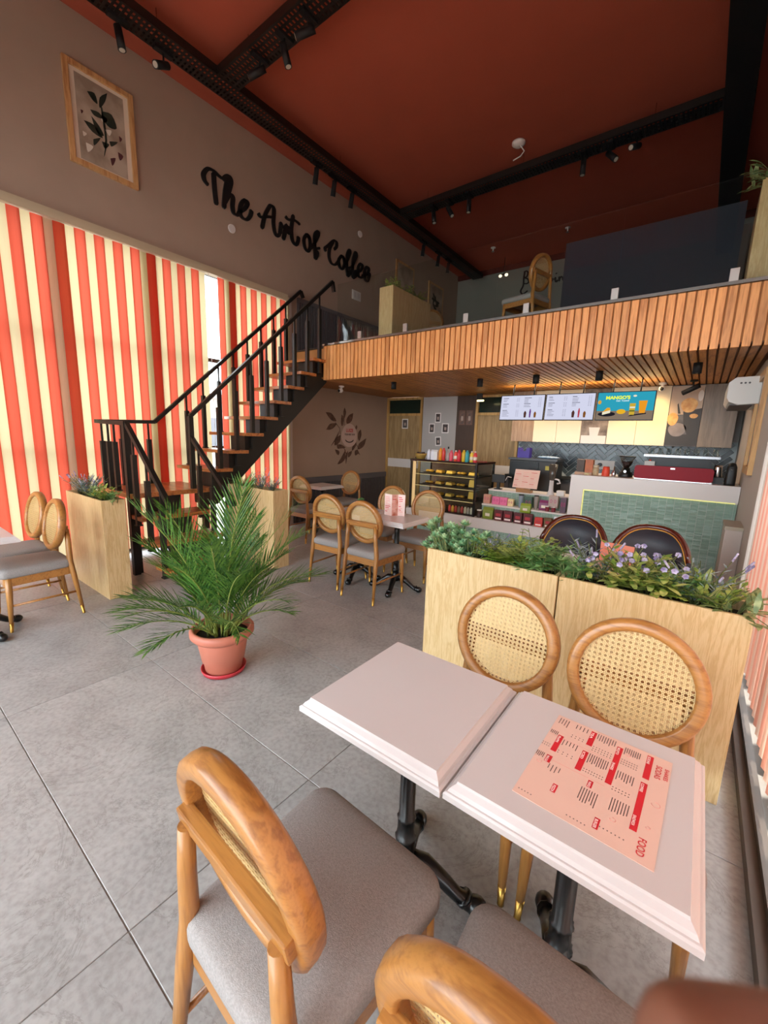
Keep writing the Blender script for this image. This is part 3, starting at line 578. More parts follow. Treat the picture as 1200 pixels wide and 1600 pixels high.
# ------------------------------------------------------------------ dining chair
def rrect(w0, w1, d0, d1, r, n=5):
    """rounded trapezoid loop: half widths w0 (at d0, rear) and w1 (at d1, front)"""
    out = []
    for (cx, cy, a) in ((w1-r, d1-r, 0), (-w1+r, d1-r, PI/2), (-w0+r, d0+r, PI), (w0-r, d0+r, 1.5*PI)):
        for i in range(n+1): t = a+PI/2*i/n; out.append((cx+r*math.cos(t), cy+r*math.sin(t)))
    return out
def cane_mesh(rad):
    mb = MB(); p = .0168
    def strip(ang, off, w, z):
        if abs(off) > rad-.004: return
        h = math.sqrt(rad*rad-off*off); c, s = math.cos(ang), math.sin(ang)
        P = lambda a, b, zz: (a*c-b*s, zz, a*s+b*c)
        a0, a1, b0, b1 = -h, h, off-w/2, off+w/2
        mb.add([P(a0,b0,z),P(a1,b0,z),P(a1,b1,z),P(a0,b1,z),P(a0,b0,z+.0011),P(a1,b0,z+.0011),P(a1,b1,z+.0011),P(a0,b1,z+.0011)], [(0,1,2,3),(7,6,5,4),(0,4,5,1),(3,2,6,7)])
    n = int(rad/p)+1
    for i in range(-n, n+1):
        for e in (-.0024, .0024): strip(0, i*p+e, .0022, 0); strip(PI/2, i*p+e, .0022, .0007)
        for a in (PI/4, -PI/4): strip(a, (i+.5)*p*.7071*1.0, .0014, .0013 if a > 0 else .0018); 
    for i in range(-n*2, n*2+1):
        if i % 2 == 0 or abs(i) > n:
            pass
    return mb
RC, RZ, RY, TILT = .21, .745, -.145, math.radians(11)
def make_chair(label):
    t = thing('dining_chair', label, 'chair', group='round-backed cane chairs')
    # cushion
    lay = [(.0,.415,.96),(.0,.43,1.0),(.0,.455,1.0),(.0,.47,.985),(.0,.48,.94),(.0,.487,.84),(.0,.491,.6),(.0,.492,.25)]
    base = rrect(.2, .226, -.20, .26, .055)
    mb = MB(); mb.loft([[(x*k, (y-.03)*k+.03, z) for x, y in base] for _, z, k in lay]); mb.build('seat', SEATF, t)
    # apron
    ap = MB(); r = rrect(.186, .212, -.19, .235, .03, 3); r_in = rrect(.164, .19, -.168, .213, .02, 3)
    ap.loft([[(x,y,.355) for x,y in r],[(x,y,.42) for x,y in r],[(x,y,.42) for x,y in r_in],[(x,y,.355) for x,y in r_in],[(x,y,.355) for x,y in r]], False, False, False)
    ap.build('seat_rail', TEAK_X, t, fix=True)
    for s in (-1, 1):
        l = MB().tube([(s*.195,.205,.43),(s*.198,.21,.3),(s*.204,.222,.07)], [.022,.021,.0135], 12).build('leg', TEAK, t)
        MB().tube([(s*.2035,.221,.075),(s*.206,.226,.004),(s*.206,.226,.0)], [.0142,.0105,.012], 12).build('ferrule', BRASS, l)
        rl = MB().tube([(s*.158,-.186,.722),(s*.168,-.186,.60),(s*.18,-.182,.46),(s*.184,-.195,.36),(s*.192,-.228,.07)], [.017,.02,.022,.021,.0135], 12).build('leg', TEAK, t)
        MB().tube([(s*.1915,-.227,.075),(s*.194,-.235,.004),(s*.194,-.235,0)], [.0142,.0105,.012], 12).build('ferrule', BRASS, rl)
        MB().tube([(s*.2,.205,.2),(s*.188,-.205,.2)], .009, 10).build('side_stretcher', TEAK_X, t)
    # round back: local frame tilted backwards about x
    R = Matrix.Rotation(TILT, 3, 'X')
    X = lambda p: tuple(R @ Vector(p)+Vector((0, RY, RZ)))
    n = 40; prof = []
    ri = RC-.042
    sec = [(ri,-.026),(ri+.006,-.03),(RC-.012,-.03),(RC-.002,-.022),(RC,0),(RC-.003,.016),(RC-.014,.025),(ri+.008,.025),(ri,.019)]
    mb = MB(); loops = []
    for i in range(n):
        a = 2*PI*i/n; loops.append([X((q*math.cos(a), yy, q*1.0*math.sin(a))) for q, yy in sec])
    loops.append(loops[0]); mb.loft(loops, False, False, True); ring = mb.build('back_ring', TEAK_X, t)
    cm = cane_mesh(ri+.004)
    for nm, off in (('cane_panel', .004),):
        q = MB(); q.v = [X((a, b+off, c)) for a, b, c in cm.v]; q.f = cm.f; q.m = cm.m; q.s = cm.s; q.build(nm, CANE, t, fix=False)
    q = MB(); q.T = None
    bb = MB().box((0,0,0),(.372,.03,.048)); q.v = [X((a, b-.033, c-.01)) for a, b, c in bb.v]; q.f = bb.f; q.m = bb.m; q.s = bb.s; q.build('cross_rail', TEAK_X, t, bev=.005)
    return t
chair0 = make_chair('cane chair nearest the viewer, seen from behind in the foreground')
chair0.location = (-.585, .52, 0); chair0.rotation_euler.z = -.04
def chair(x, y, rz, label): return copy_tree(chair0, (x, y, 0), rz, label)
chair(-.06, .535, -.02, 'cane chair cut by the bottom edge, only round top and grey seat showing')
chair(-.535, 1.39, PI-.03, 'cane chair facing the viewer behind the left front table against the planter')
chair(-.078, 1.385, PI+.03, 'cane chair facing the viewer behind the menu table against the planter')
chair(-2.41, 3.02, .02, 'cane chair seen from behind at the middle table, nearest the big planter side')
chair(-2.93, 3.08, .05, 'cane chair seen from behind at the middle table, on the palm side')
chair(-2.39, 3.83, PI+.03, 'cane chair facing the viewer across the middle table, in front of the display case')
chair(-2.92, 3.85, PI-.03, 'cane chair facing the viewer across the middle table, hidden behind the folded menu')
chair(-4.50, 4.08, .03, 'cane chair seen from behind at the small table by the grey battened wall')
chair(-4.68, 5.05, PI, 'cane chair facing the viewer at the small table under the leaf mural')
chair(-4.13, .835, PI, 'cane chair at the left picture edge, nearer one, beside the tall planter')
chair(-4.66, .84, PI+.04, 'cane chair at the left picture edge, farther one, next to the striped blind')
c = copy_tree(chair0, (-2.02, 5.55, ZM), 1.3, 'cane chair upstairs seen from behind through the glass balustrade')
copy_tree(chair0, (-4.0, 6.6, ZM), -2.2, 'cane chair upstairs, its round top just showing right of the upstairs planter')

# ------------------------------------------------------------------ cafe table
TS = .485; TD = .5
def make_table(label):
    t = thing('cafe_table', label, 'table', group='white square cafe tables')
    mb = MB()
    def lp(i, z): a, b = TS/2-i, TD/2-i; return [(a,b,z),(-a,b,z),(-a,-b,z),(a,-b,z)]
    mb.loft([lp(.012,.705), lp(.0,.708), lp(0,.722), lp(.004,.726), lp(.008,.727), lp(.012,.735), lp(.022,.744), lp(.024,.75)], smooth=False)
    mb.build('tabletop', WHITE, t)
    MB().bx(-.12,.12,-.12,.12,.69,.705).lathe([(.06,.66),(.06,.69)]).build('mounting_plate', IRON, t)
    fl = MB(); loops = []
    for z, r in ((.1,.045),(.13,.047),(.16,.034),(.2,.032),(.205,.036),(.22,.036),(.225,.03),(.28,.028),(.285,.032),(.295,.032),(.3,.026),(.6,.026),(.66,.03)):
        loops.append([((r-(.003 if j % 2 else 0))*math.cos(2*PI*j/24), (r-(.003 if j % 2 else 0))*math.sin(2*PI*j/24), z) for j in range(24)])
    fl.loft(loops); fl.build('column', IRON, t)
    me = None
    for q in range(4):
        a = PI/2*q+.35; c, s = math.cos(a), math.sin(a)
        f = MB()
        f.tube([(0.02,0,.13),(.07,0,.13),(.13,0,.09),(.18,0,.05),(.215,0,.035),(.25,0,.028)], [.03,.03,.025,.022,.025,.028], 10)
        f.ell((.245,0,.03), (.036,.032,.03), 12, 8); f.tube([(.2,0,.05),(.2,0,.05001),(.21,0,.04)], .03, 10)
        f.v = [(x*c-y*s, x*s+y*c, z) for x, y, z in f.v]; f.build('foot', IRON, t)
    return t
tb0 = make_table('white square table at the front, the left one of the pair, with nothing on it'); tb0.location = (-.62, .995, 0); tb0.rotation_euler.z = 1.0
# keep the top square to the room: rotate only the base
tb0.rotation_euler.z = 0
def table(x, y, label, rz=0): return copy_tree(tb0, (x, y, 0), rz, label)
table(-.13, 1.0, 'white square table at the front with the large menu lying on it')
table(-2.31, 3.27, 'white square table in the middle group carrying the folded menu')
table(-2.83, 3.27, 'white square table in the middle group carrying the small white pot')
table(-4.71, 4.56, 'small white table by the grey battened wall under the mural')
table(-4.03, .45, 'white table at the left picture edge, its corner just in view')
table(-.5, 2.86, 'white table behind the front planter between the planter and the black chairs')

# large menu
PK = mat('menu_pink', '#e3bfae', .55); MRED = mat('menu_red', '#d0202e', .5); MDK = mat('menu_text', '#6b5651', .6); MWH = mat('menu_white', '#f4e4dc', .6); MLT = mat('menu_line', '#e9a79b', .6)
mn = thing('menu_sheet', 'large pink menu sheet with red heading bars lying on the white front table', 'menu', (-.098, .997, .7505), -.035)
W2, H2 = .1365, .172
MB().bx(-W2, W2, -H2, H2, 0, .0012).build('sheet', PK, mn)
# printed layout: u from header edge (+x) to the other end, v from the far edge towards the viewer
def mp(u, v, z=.0016): return (W2-u*2*W2, H2-v*2*H2, z)
def rect(mb, u0, u1, v0, v1, z=.0016): mb.quad(mp(u0,v0,z), mp(u0,v1,z), mp(u1,v1,z), mp(u1,v0,z))
bars = [(.14,.19,.03,.30,'SODAS'),(.14,.19,.345,.66,'COFFEE'),(.14,.19,.66,.80,'SANDWICH'),(.38,.43,.08,.27,'MOJITO'),(.38,.43,.27,.52,'SHAKES'),(.62,.67,.03,.22,'TEA'),(.62,.67,.30,.53,'ICED'),(.86,.91,.25,.46,'FRAPPE'),(.5,.54,.57,.64,'WAFFLE'),(.86,.91,.52,.6,'MAGGI'),(.72,.76,.76,.84,'PIZZA'),(.37,.41,.85,.94,'BURGER')]
tx = MB(); dk = MB(); lt = MB()
for u0, u1, v0, v1, s in bars:
    rb = MB(); rect(rb, u0, u1, v0, v1); rb.build('heading_bar', MRED, mn, fix=False)
    text_into(tx, s, .008, mp(u1-.006, v0+.012, .0020), (0,-1,0), (1,0,0), .0002, width=min(.03, (v1-v0)*.28))
random.seed(3)
for (u0, u1, v0, ln, n) in ((.24,.36,.05,.09,8),(.45,.6,.03,.09,8),(.7,.8,.03,.06,4),(.24,.36,.34,.1,7),(.45,.6,.30,.11,9),(.72,.84,.28,.07,5),(.92,.98,.22,.05,5),(.22,.34,.62,.12,7),(.44,.56,.66,.13,7),(.93,.99,.52,.06,5),(.76,.85,.6,.07,4),(.88,.96,.03,.1,4)):
    for k in range(n):
        u = u0+(u1-u0)*k/(n-1); l = ln*random.uniform(.7, 1.05); rect(dk, u, u+.007, v0, v0+l)
for (u0, u1, v0, n, m_) in ((.24,.36,.2,7,3),(.45,.6,.2,7,3),(.7,.8,.18,4,2),(.24,.36,.52,6,2),(.45,.6,.48,8,2),(.72,.84,.42,4,2),(.93,.99,.4,4,2),(.2,.36,.9,7,1),(.45,.58,.95,6,1),(.86,.96,.95,5,1)):
    for k in range(n):
        for j in range(m_): u = u0+(u1-u0)*k/(n-1); rect(dk, u, u+.009, v0+j*.025, v0+j*.025+.008)
for v in (.275, .555): rect(lt, .42, .98, v, v+.004)
for (u, v, r) in ((.33,.13,.02),(.06,.5,.03),(.3,.8,.02),(.94,.62,.02),(.08,.72,.015)):
    lt.tube([Vector(mp(u+r*math.cos(t), v+r*math.sin(t)*.8, .0015)) for t in [2*PI*i/10 for i in range(9)]], .0007, 4)
ou = MB(); text_into(ou, 'SHAKES', .012, mp(.045, .10, .002), (0,-1,0), (1,0,0), .0002, width=.045); text_into(ou, 'SODAS', .017, mp(.11, .10, .002), (0,-1,0), (1,0,0), .0002, width=.05)
text_into(ou, 'FOOD', .02, mp(.12, .82, .002), (0,-1,0), (1,0,0), .0002, width=.045)
stuff(tx.build('heading_text', MWH, mn, fix=False)); stuff(dk.build('item_text', MDK, mn, fix=False)); stuff(lt.build('line_art', MLT, mn)); stuff(ou.build('section_titles', MRED, mn, fix=False))
def small_print(mb_red, mb_dk, x0, x1, z0, z1, f, seed):
    random.seed(seed); z = z1-.012
    while z > z0+.02:
        x = x0+(x1-x0)*.1; l = (x1-x0)*random.uniform(.3,.75); tgt = mb_red if random.random() < .4 else mb_dk
        tgt.quad(f(x,z), f(x+l,z), f(x+l,z-.007), f(x,z-.007)); z -= .018
# folded menu standing on the middle table
fmn = thing('menu_stand', 'folded pink menu card standing upright on the middle table', 'menu', (-2.40, 3.33, .75), .35)
for (a, x0, dx, dy, nm) in ((0,-.1,.09,-.05,'left_panel'),(1,-.01,.05,.05,'middle_panel'),(2,.04,.075,-.01,'right_panel')):
    y0 = (.0, -.05, 0)[a]; p0 = Vector((x0, y0, 0)); p1 = p0+Vector((dx, dy, 0)); e = Vector((dy, -dx, 0)).normalized()*.0015
    f = MB(); f.add([p0-e, p1-e, p1+e, p0+e, *(q+Vector((0,0,.215)) for q in (p0-e, p1-e, p1+e, p0+e))], [(3,2,1,0),(4,5,6,7),(0,1,5,4),(1,2,6,5),(2,3,7,6),(3,0,4,7)])
    po = f.build(nm, mat('menu_pale', '#ecd3cb', .55) if a != 1 else mat('menu_photo', '#c06a50', .5, noise=.5, nscale=18, ncol='#e8c9bd'), fmn)
    rr = MB(); dd = MB(); d = (p1-p0).normalized(); n_ = e.normalized()*.0022
    small_print(rr, dd, .0, (p1-p0).length, .02, .2, lambda x, z: p0+d*x+n_+Vector((0,0,z)), a+5)
    if rr.v: stuff(rr.build('red_print', MRED, po, fix=False))
    if dd.v: stuff(dd.build('dark_print', MLT, po, fix=False))
# small pot on the middle table
wp = thing('small_pot', 'small white square pot with a green succulent on the middle table', 'pot', (-2.9, 3.4, .75))
b0 = rrect(.032,.032,-.032,.032,.006,2); b1 = rrect(.045,.045,-.045,.045,.008,2)
MB().loft([[(x,y,0) for x,y in b0],[(x,y,.075) for x,y in b1],[(x*.85,y*.85,.075) for x,y in b1],[(x*.8,y*.8,.06) for x,y in b1]], smooth=False).build('pot', WHITE, wp)
sc = MB()
for i in range(14):
    a = i*2.4; r = .01+.02*(i/14); sc.ell((r*math.cos(a), r*math.sin(a), .085+.01*(1-i/14)), (.008,.008,.022), 6, 5, Matrix.Rotation(.6*i/14, 3, Vector((-math.sin(a), math.cos(a), 0))))
sc.build('succulent', leafmat('succulent_green', '#4c7a3c', '#6d9a58'), wp)
# menu and plate on the table behind the planter
m2 = tag(MB().bx(-.1,.1,-.14,.14,0,.0015).build('menu_sheet', PK, None, (-.45, 2.95, .7505)), 'pink menu sheet on the table behind the planter, glimpsed through the leaves', 'menu'); m2.rotation_euler.z = .5
m3_ = thing('menu_stand', 'salmon menu card standing on the table between planter and black chairs', 'menu', (-.36, 3.0, .75), -.2); MB().bx(-.1,.1,-.004,.004,0,.14).build('card', mat('salmon_card', '#e08a72', .5), m3_); MB().bx(-.1,.1,.0,.06,0,.004).build('foot_fold', mat('salmon_card', '#e08a72', .5), m3_)

# ------------------------------------------------------------------ black leather chairs
def leather_chair(x, y, rz, label):
    t = thing('tub_chair', label, 'chair', (x, y, 0), rz, 'black tub chairs behind the planter')
    LE = mat('navy_leather', '#20222c', .45, bump=.08, bscale=150); RM = mat('mahogany_rim', '#4a1a10', .2, coat=.6)
    # curved shell: angle sweep around the sitter, local -y is the rear
    def edge(a): # top height by sweep angle
        return .915-.20*abs(a/1.15)**2.6
    inner, outer, rim, gold = [], [], [], []
    N = 22
    for i in range(N+1):
        a = -1.15+2.3*i/N; rx, ry = .212, .19; c = (rx*math.sin(a), .02-ry*math.cos(a)-.05)
        n = Vector((math.sin(a), -math.cos(a), 0)); zt = edge(a); lean = .04
        inner.append([(c[0]+n.x*lean*k, c[1]+n.y*lean*k, .44+(zt-.44)*k) for k in (0,.33,.66,1)])
        outer.append([(c[0]+n.x*(.035+lean*k), c[1]+n.y*(.035+lean*k), .42+(zt-.42)*k) for k in (0,.33,.66,1)])
        rim.append(Vector((c[0]+n.x*(.018+lean), c[1]+n.y*(.018+lean), zt))); gold.append(Vector((c[0]+n.x*(lean-.002), c[1]+n.y*(lean-.002), zt-.013)))
    mb = MB(); mb.loft([i_+list(reversed(o_)) for i_, o_ in zip(inner, outer)], True, True, True); mb.build('backrest', LE, t)
    MB().tube(rim, .021, 10).build('rim', RM, t); MB().tube(gold, .0045, 6).build('gold_piping', mat('gold_piping', '#d9a24a', .3, metal=.6), t)
    s = rrect(.2,.22,-.2,.22,.07); MB().loft([[(p*k, q*k, z) for p, q in s] for z, k in ((.38,.95),(.42,1),(.46,1),(.475,.93),(.482,.7))]).build('seat', LE, t)
    for sx in (-1, 1):
        for sy in (-1, 1): MB().tube([(sx*.15, sy*.15, .39), (sx*.2, sy*.19, 0)], [.017,.01], 10).build('leg', mat('dark_walnut_leg', '#3a2014', .35), t)
leather_chair(-.74, 3.42, PI+.05, 'dark blue tub chair with mahogany rim behind the planter, nearer the display shelves')
leather_chair(-.225, 3.42, PI-.05, 'dark blue tub chair with mahogany rim behind the planter, nearer the right wall')

# ------------------------------------------------------------------ planters and plants
def planter(name_label, x0, x1, y0, y1, h, z=0, seams=()):
    t = thing('planter_box', name_label, 'planter', ((x0+x1)/2, (y0+y1)/2, z)); a, b = (x1-x0)/2, (y1-y0)/2
    MB().bx(-a,a,-b,-b+.018,0,h).build('front_panel', OAK_V, t, bev=.0015, seg=1); MB().bx(-a,a,b-.018,b,0,h).build('rear_panel', OAK_V, t, bev=.0015, seg=1)
    for s in (-1, 1): MB().bx(s*a-(.018 if s > 0 else 0), s*a+(0 if s > 0 else .018), -b+.018, b-.018, 0, h).build('end_panel', OAK_V, t, bev=.0015, seg=1)
    MB().bx(-a+.018,a-.018,-b+.018,b-.018,h-.16,h-.045).build('soil', SOIL, t)
    return t
PH = .865
planter('long pale oak planter box at the front, the left one by the middle table', -1.262, -.496, 2.12, 2.36, PH)
planter('long pale oak planter box at the front, the right one against the window', -.488, .252, 2.12, 2.36, PH)
planter('tall pale oak planter box by the left chairs at the foot of the stairs', -4.98, -4.07, 1.31, 1.5, .905)
planter('pale oak planter box standing behind the potted palm', -4.58, -3.7, 2.84, 3.05, .9)
planter('pale oak planter box upstairs behind the glass balustrade at the left', -3.96, -3.72, 4.95, 5.95, .78, ZM)
planter('pale oak planter box upstairs at the far right end of the balustrade', .09, .34, 4.7, 5.5, .8, ZM)
def leaf(mb, base, d, L, w, droop=.3, up=Vector((0,0,1)), fold=.0, n=3):
    d = Vector(d).normalized(); side = d.cross(up)
    side = side.normalized() if side.length > 1e-3 else Vector((1,0,0))
    pts = []
    p = Vector(base); prev = d.copy()
    for i in range(n+1):
        t = i/n; ww = w*(math.sin(PI*min(.98, t*.82+.12)))**.8 if i < n else w*.06
        pts.append((p-side*ww/2, p+side*ww/2)); prev = (prev-Vector((0,0,1))*droop/n).normalized(); p = p+prev*L/n
    vs = [q for a in pts for q in a]; mb.add(vs, [(2*i, 2*i+1, 2*i+3, 2*i+2) for i in range(n)], True)
def rdir(up=.6, sp=1.0):
    a = random.uniform(0, 2*PI); e = random.uniform(up-.4, up+.4); return Vector((math.cos(a)*sp, math.sin(a)*sp, max(.05, e)))
def plant(kind, x, y, z, s, label, grp):
    t = thing({'fern':'fern','spiky':'spiky_plant','lavender':'lavender_plant','succ':'succulent_plant','pansy':'pansy_plant','box':'leafy_plant','long':'long_leaf_plant'}[kind], label, 'plant', (x, y, z), 0, grp)
    st = MB(); lf = MB(); fl = MB()
    if kind == 'fern':
        cols = ('#85a83c', '#bcd162')
        for i in range(30):
            d = rdir(.85); d.normalize(); L = random.uniform(.1,.2)*s; pts = [Vector((0,0,.012))]; q = d.copy()
            for k in range(8): q = (q-Vector((0,0,.06))).normalized(); pts.append(pts[-1]+q*L/8)
            st.tube(pts, .0015, 4)
            for k in range(1, 9):
                for sd in (-1, 1):
                    sv = q.cross(Vector((0,0,1))).normalized()*sd; leaf(lf, pts[k], (pts[min(k+1,8)]-pts[k-1]).normalized()*.7+sv, .05*s*(1.1-k/9), .015*s, .2, n=2)
    elif kind == 'spiky':
        cols = ('#5f9a55', '#aed08a')
        for h in range(11):
            c = Vector((random.uniform(-.07,.07)*s, random.uniform(-.05,.05)*s, random.uniform(.02,.11)*s)); st.tube([(c.x*.4,c.y*.4,-.04), c], .003, 5)
            for i in range(26): leaf(lf, c, rdir(.35), random.uniform(.045,.075)*s, .011*s, .15, n=2)
    elif kind == 'lavender':
        cols = ('#7a909a', '#b3c4c6')
        for i in range(22):
            d = rdir(1.1, .7); L = random.uniform(.12,.21)*s; e = d.normalized()*L; st.tube([(0,0,-.03), e*.6+Vector((0,0,.01)), e], .0018, 4)
            for k in range(9): leaf(lf, e*(.2+.08*k), rdir(.2)+d*.3, .036*s, .009*s, .1, n=2)
            if i % 4 == 0:
                for k in range(6): fl.ell(e*(1+.028*k), (.0035*s,.0035*s,.005*s), 6, 4)
        fc = '#7d7698'
    elif kind == 'succ':
        cols = ('#74ad7e', '#c4dcae')
        for h in range(26):
            c = Vector((random.uniform(-.1,.1)*s, random.uniform(-.06,.06)*s, random.uniform(.0,.13)*s)); st.tube([(c.x*.5,c.y*.5,-.04), c], .004, 5)
            for i in range(16):
                a = i*2.4; e = .15+.9*i/16; leaf(lf, c, (math.cos(a)*(1.2-e*.6), math.sin(a)*(1.2-e*.6), e), .036*s, .021*s, -.2, n=2)
    elif kind == 'pansy':
        cols = ('#82a444', '#c9cc78')
        for i in range(90): d = rdir(.8); L = random.uniform(.03,.15)*s; e = d.normalized()*L; leaf(lf, e, rdir(.4), .045*s, .022*s, .5)
        for i in range(13):
            d = rdir(1.1,.8); e = d.normalized()*random.uniform(.12,.19)*s; st.tube([(0,0,-.03), e*.6, e], .002, 4)
            for k in range(5):
                a = 2*PI*k/5+i; leaf(fl, e, (math.cos(a), -.5, math.sin(a)*.8+.1), .0115*s, .0125*s, .3, up=Vector((0,-1,.3)), n=2)
        fc = '#8d7fb0'
    elif kind == 'box':
        cols = ('#76993f', '#bcc267')
        for i in range(26):
            d = rdir(.9,.8); L = random.uniform(.08,.19)*s; e = d.normalized()*L; st.tube([(0,0,-.03), e*.5, e], .0016, 4)
            for k in range(7): leaf(lf, e*(.3+.1*k), rdir(.3)+d*.4, .04*s, .02*s, .25, n=2)
    else:
        cols = ('#627a45', '#a9b47a')
        for i in range(12):
            d = rdir(.55); L = random.uniform(.1,.2)*s; e = d.normalized()*L; st.tube([(0,0,-.03), e*.5+Vector((0,0,.03)), e], .002, 4)
            for k in range(6): leaf(lf, e*(.35+.13*k), rdir(.2)+d*.9, .085*s, .022*s, .45)
    if st.v: st.build('stems', leafmat('stem_green', '#5d6b35', '#77804a'), t, fix=False)
    o = lf.build('foliage', leafmat('foliage_'+kind, *cols), t, fix=False); stuff(o)
    if fl.v: stuff(fl.build('blossoms', leafmat('blossom_'+kind, fc, '#d8cfe6'), t, fix=False))
    return t
random.seed(11)
fp = [('succ',-1.12,2.2,.8,'small pale green succulent spilling over the front edge of the left planter'),('box',-.66,2.28,.95,'reddish green leafy sprigs at the back of the left front planter'),('spiky',-.52,2.27,.8,'yellow-green spiky bush behind the seam of the front planters'),('fern',-.05,2.25,.8,'low bright fern at the front edge below the violet blossoms'),('succ',-1.19,2.24,1.0,'plump pale green succulent at the left end of the front planter'),('succ',-1.05,2.25,.85,'pale green succulent second from the left end of the front planter'),
('lavender',-.93,2.27,.7,'wispy white-tipped sprig plant between succulent and fern in the front planter'),('fern',-.84,2.25,.95,'bright green fern in the left front planter'),
('fern',-.74,2.24,1.05,'yellow-green fern with pinkish stem tips in the left front planter'),('spiky',-.6,2.2,1.0,'dense spiky green bush at the right end of the left front planter'),
('spiky',-.44,2.19,.75,'blue-green spiky bush at the seam of the two front planters'),('lavender',-.35,2.25,1.0,'blue-grey sprigs near the seam in the right front planter'),
('pansy',-.25,2.22,1.0,'leafy plant with pale violet blossoms, left one, in the right front planter'),('pansy',-.12,2.23,1.05,'leafy plant with pale violet blossoms, right one, in the right front planter'),
('box',-.19,2.27,1.1,'tall yellow-green leafy sprigs behind the violet blossoms in the front planter'),('spiky',.0,2.24,1.0,'dark green spiky bush right of the violet blossoms in the front planter'),('lavender',.07,2.22,.95,'blue-grey lavender near the window end of the front planter'),
('box',.13,2.2,.8,'small green leafy plant beside the lavender at the window end'),('long',.19,2.2,.75,'olive plant with pointed leaves drooping over the window end of the front planter')]
for k, x, y, s, l in fp: plant(k, x, y, PH-.035, s*1.35, l, 'plants in the front planters')
for k, x, y, s, l in [('lavender',-4.85,1.4,.8,'purple sprig plant at the wall end of the tall left planter'),('lavender',-4.62,1.4,.9,'purple lavender in the middle of the tall left planter'),('spiky',-4.42,1.4,.75,'grey-green bush right of the lavender in the tall left planter'),('box',-4.2,1.39,.8,'bright green leafy plant at the near end of the tall left planter'),('lavender',-4.75,1.42,.9,'second purple sprig plant in the tall left planter'),('spiky',-4.1,1.42,.6,'dusty green tuft on the near corner of the tall left planter')]: plant(k, x, y, .875, s*1.35, l, 'plants in the tall left planter')
for k, x, y, s, l in [('fern',-4.35,2.94,.9,'green fern in the planter behind the palm'),('lavender',-4.05,2.94,.9,'grey sprig plant in the planter behind the palm'),('lavender',-3.85,2.94,.8,'blue-grey sprig plant at the near end of the planter behind the palm')]: plant(k, x, y, .87, s*1.35, l, 'plants in the planter behind the palm')
for k, x, y, s, l in [('box',-3.85,5.1,1.2,'dark leafy plant at the near end of the upstairs planter'),('box',-3.83,5.4,1.1,'dark leafy plant in the middle of the upstairs planter'),('fern',-3.83,5.7,1.2,'dark fern at the far end of the upstairs planter')]: plant(k, x, y, ZM+.75, s, l, 'plants in the upstairs planter')
plant('long', .16, 4.78, ZM+.77, 1.1, 'olive leafy plant spilling from the upstairs planter at the far right', 'plants in the upstairs planter')

# ------------------------------------------------------------------ potted palm
pm = thing('potted_palm', 'large feathery areca palm in a terracotta plastic pot on the grey floor', 'plant', (-2.3, 1.35, 0))
POT = mat('terracotta_plastic', '#c47660', .45, noise=.1, nscale=5)
MB().lathe([(.11,.004),(.132,.004),(.14,.03),(.135,.032),(.128,.012),(.1,.01)], n=40).build('saucer', mat('red_saucer', '#b5303a', .35), pm)
MB().lathe([(.105,.012),(.112,.02),(.122,.08),(.13,.085),(.155,.225),(.158,.24),(.18,.245),(.195,.262),(.196,.29),(.185,.305),(.172,.305),(.168,.28),(.16,.24)], n=44).build('pot', POT, pm)
MB().lathe([(.01,.245),(.165,.245),(.165,.25),(.01,.268)], n=30).build('soil', SOIL, pm)
PALM = leafmat('palm_green', '#2f5e26', '#64913c'); PST = leafmat('palm_stem', '#8fa34e', '#a8b565')
random.seed(21)
for i in range(34):
    a = i*2.39996+random.uniform(-.25,.25); tier = i/34
    L = random.uniform(.6,.82)*(1-.18*tier); el = 1.5-.62*tier+random.uniform(-.08,.08)
    if i < 7: L = 1.0-.03*i; el = 1.54-.035*i
    b = Vector((math.cos(a)*.06, math.sin(a)*.06, .25)); d = Vector((math.cos(a)*math.cos(el), math.sin(a)*math.cos(el), math.sin(el)))
    pts = [b]; n = 14
    for k in range(n):
        d = (d+Vector((math.cos(a)*.06, math.sin(a)*.06, -.02-.06*k/n))*(.55+.7*tier)).normalized(); pts.append(pts[-1]+d*L/n)
    fd = MB().tube(pts, [.0055*(1-.8*k/n)+.0008 for k in range(n+1)], 5).build('frond', PST, pm, fix=False)
    lf = MB(); m_ = 30
    for k in range(8, m_+1):
        t = k/m_; f = t*n; j = min(int(f), n-1); p = pts[j].lerp(pts[j+1], f-j); tg = (pts[j+1]-pts[j]).normalized()
        sd = tg.cross(Vector((0,0,1)))
        sd = sd.normalized() if sd.length > .05 else Vector((-math.sin(a), math.cos(a), 0)); nrm = sd.cross(tg).normalized()
        ll = (.23*math.sin(PI*min(1, .1+.8*t))+.04)*random.uniform(.8,1.15)*(L/.8)
        for s in (-1, 1): leaf(lf, p, tg*(.7+.6*t)+sd*s*(.75-.3*t)+nrm*random.uniform(.2,.5), ll, .0095, random.uniform(.1,.4), up=nrm, n=3)
    stuff(lf.build('leaflets', PALM, fd, fix=False))
for k in range(16):
    a = k*2.4; r = .03+.06*(k/16); MB().tube([(r*math.cos(a), r*math.sin(a), .24), (r*1.3*math.cos(a), r*1.3*math.sin(a), .4+.08*math.sin(k*3))], [.009,.004], 6).build('cane_stem', PST, pm)
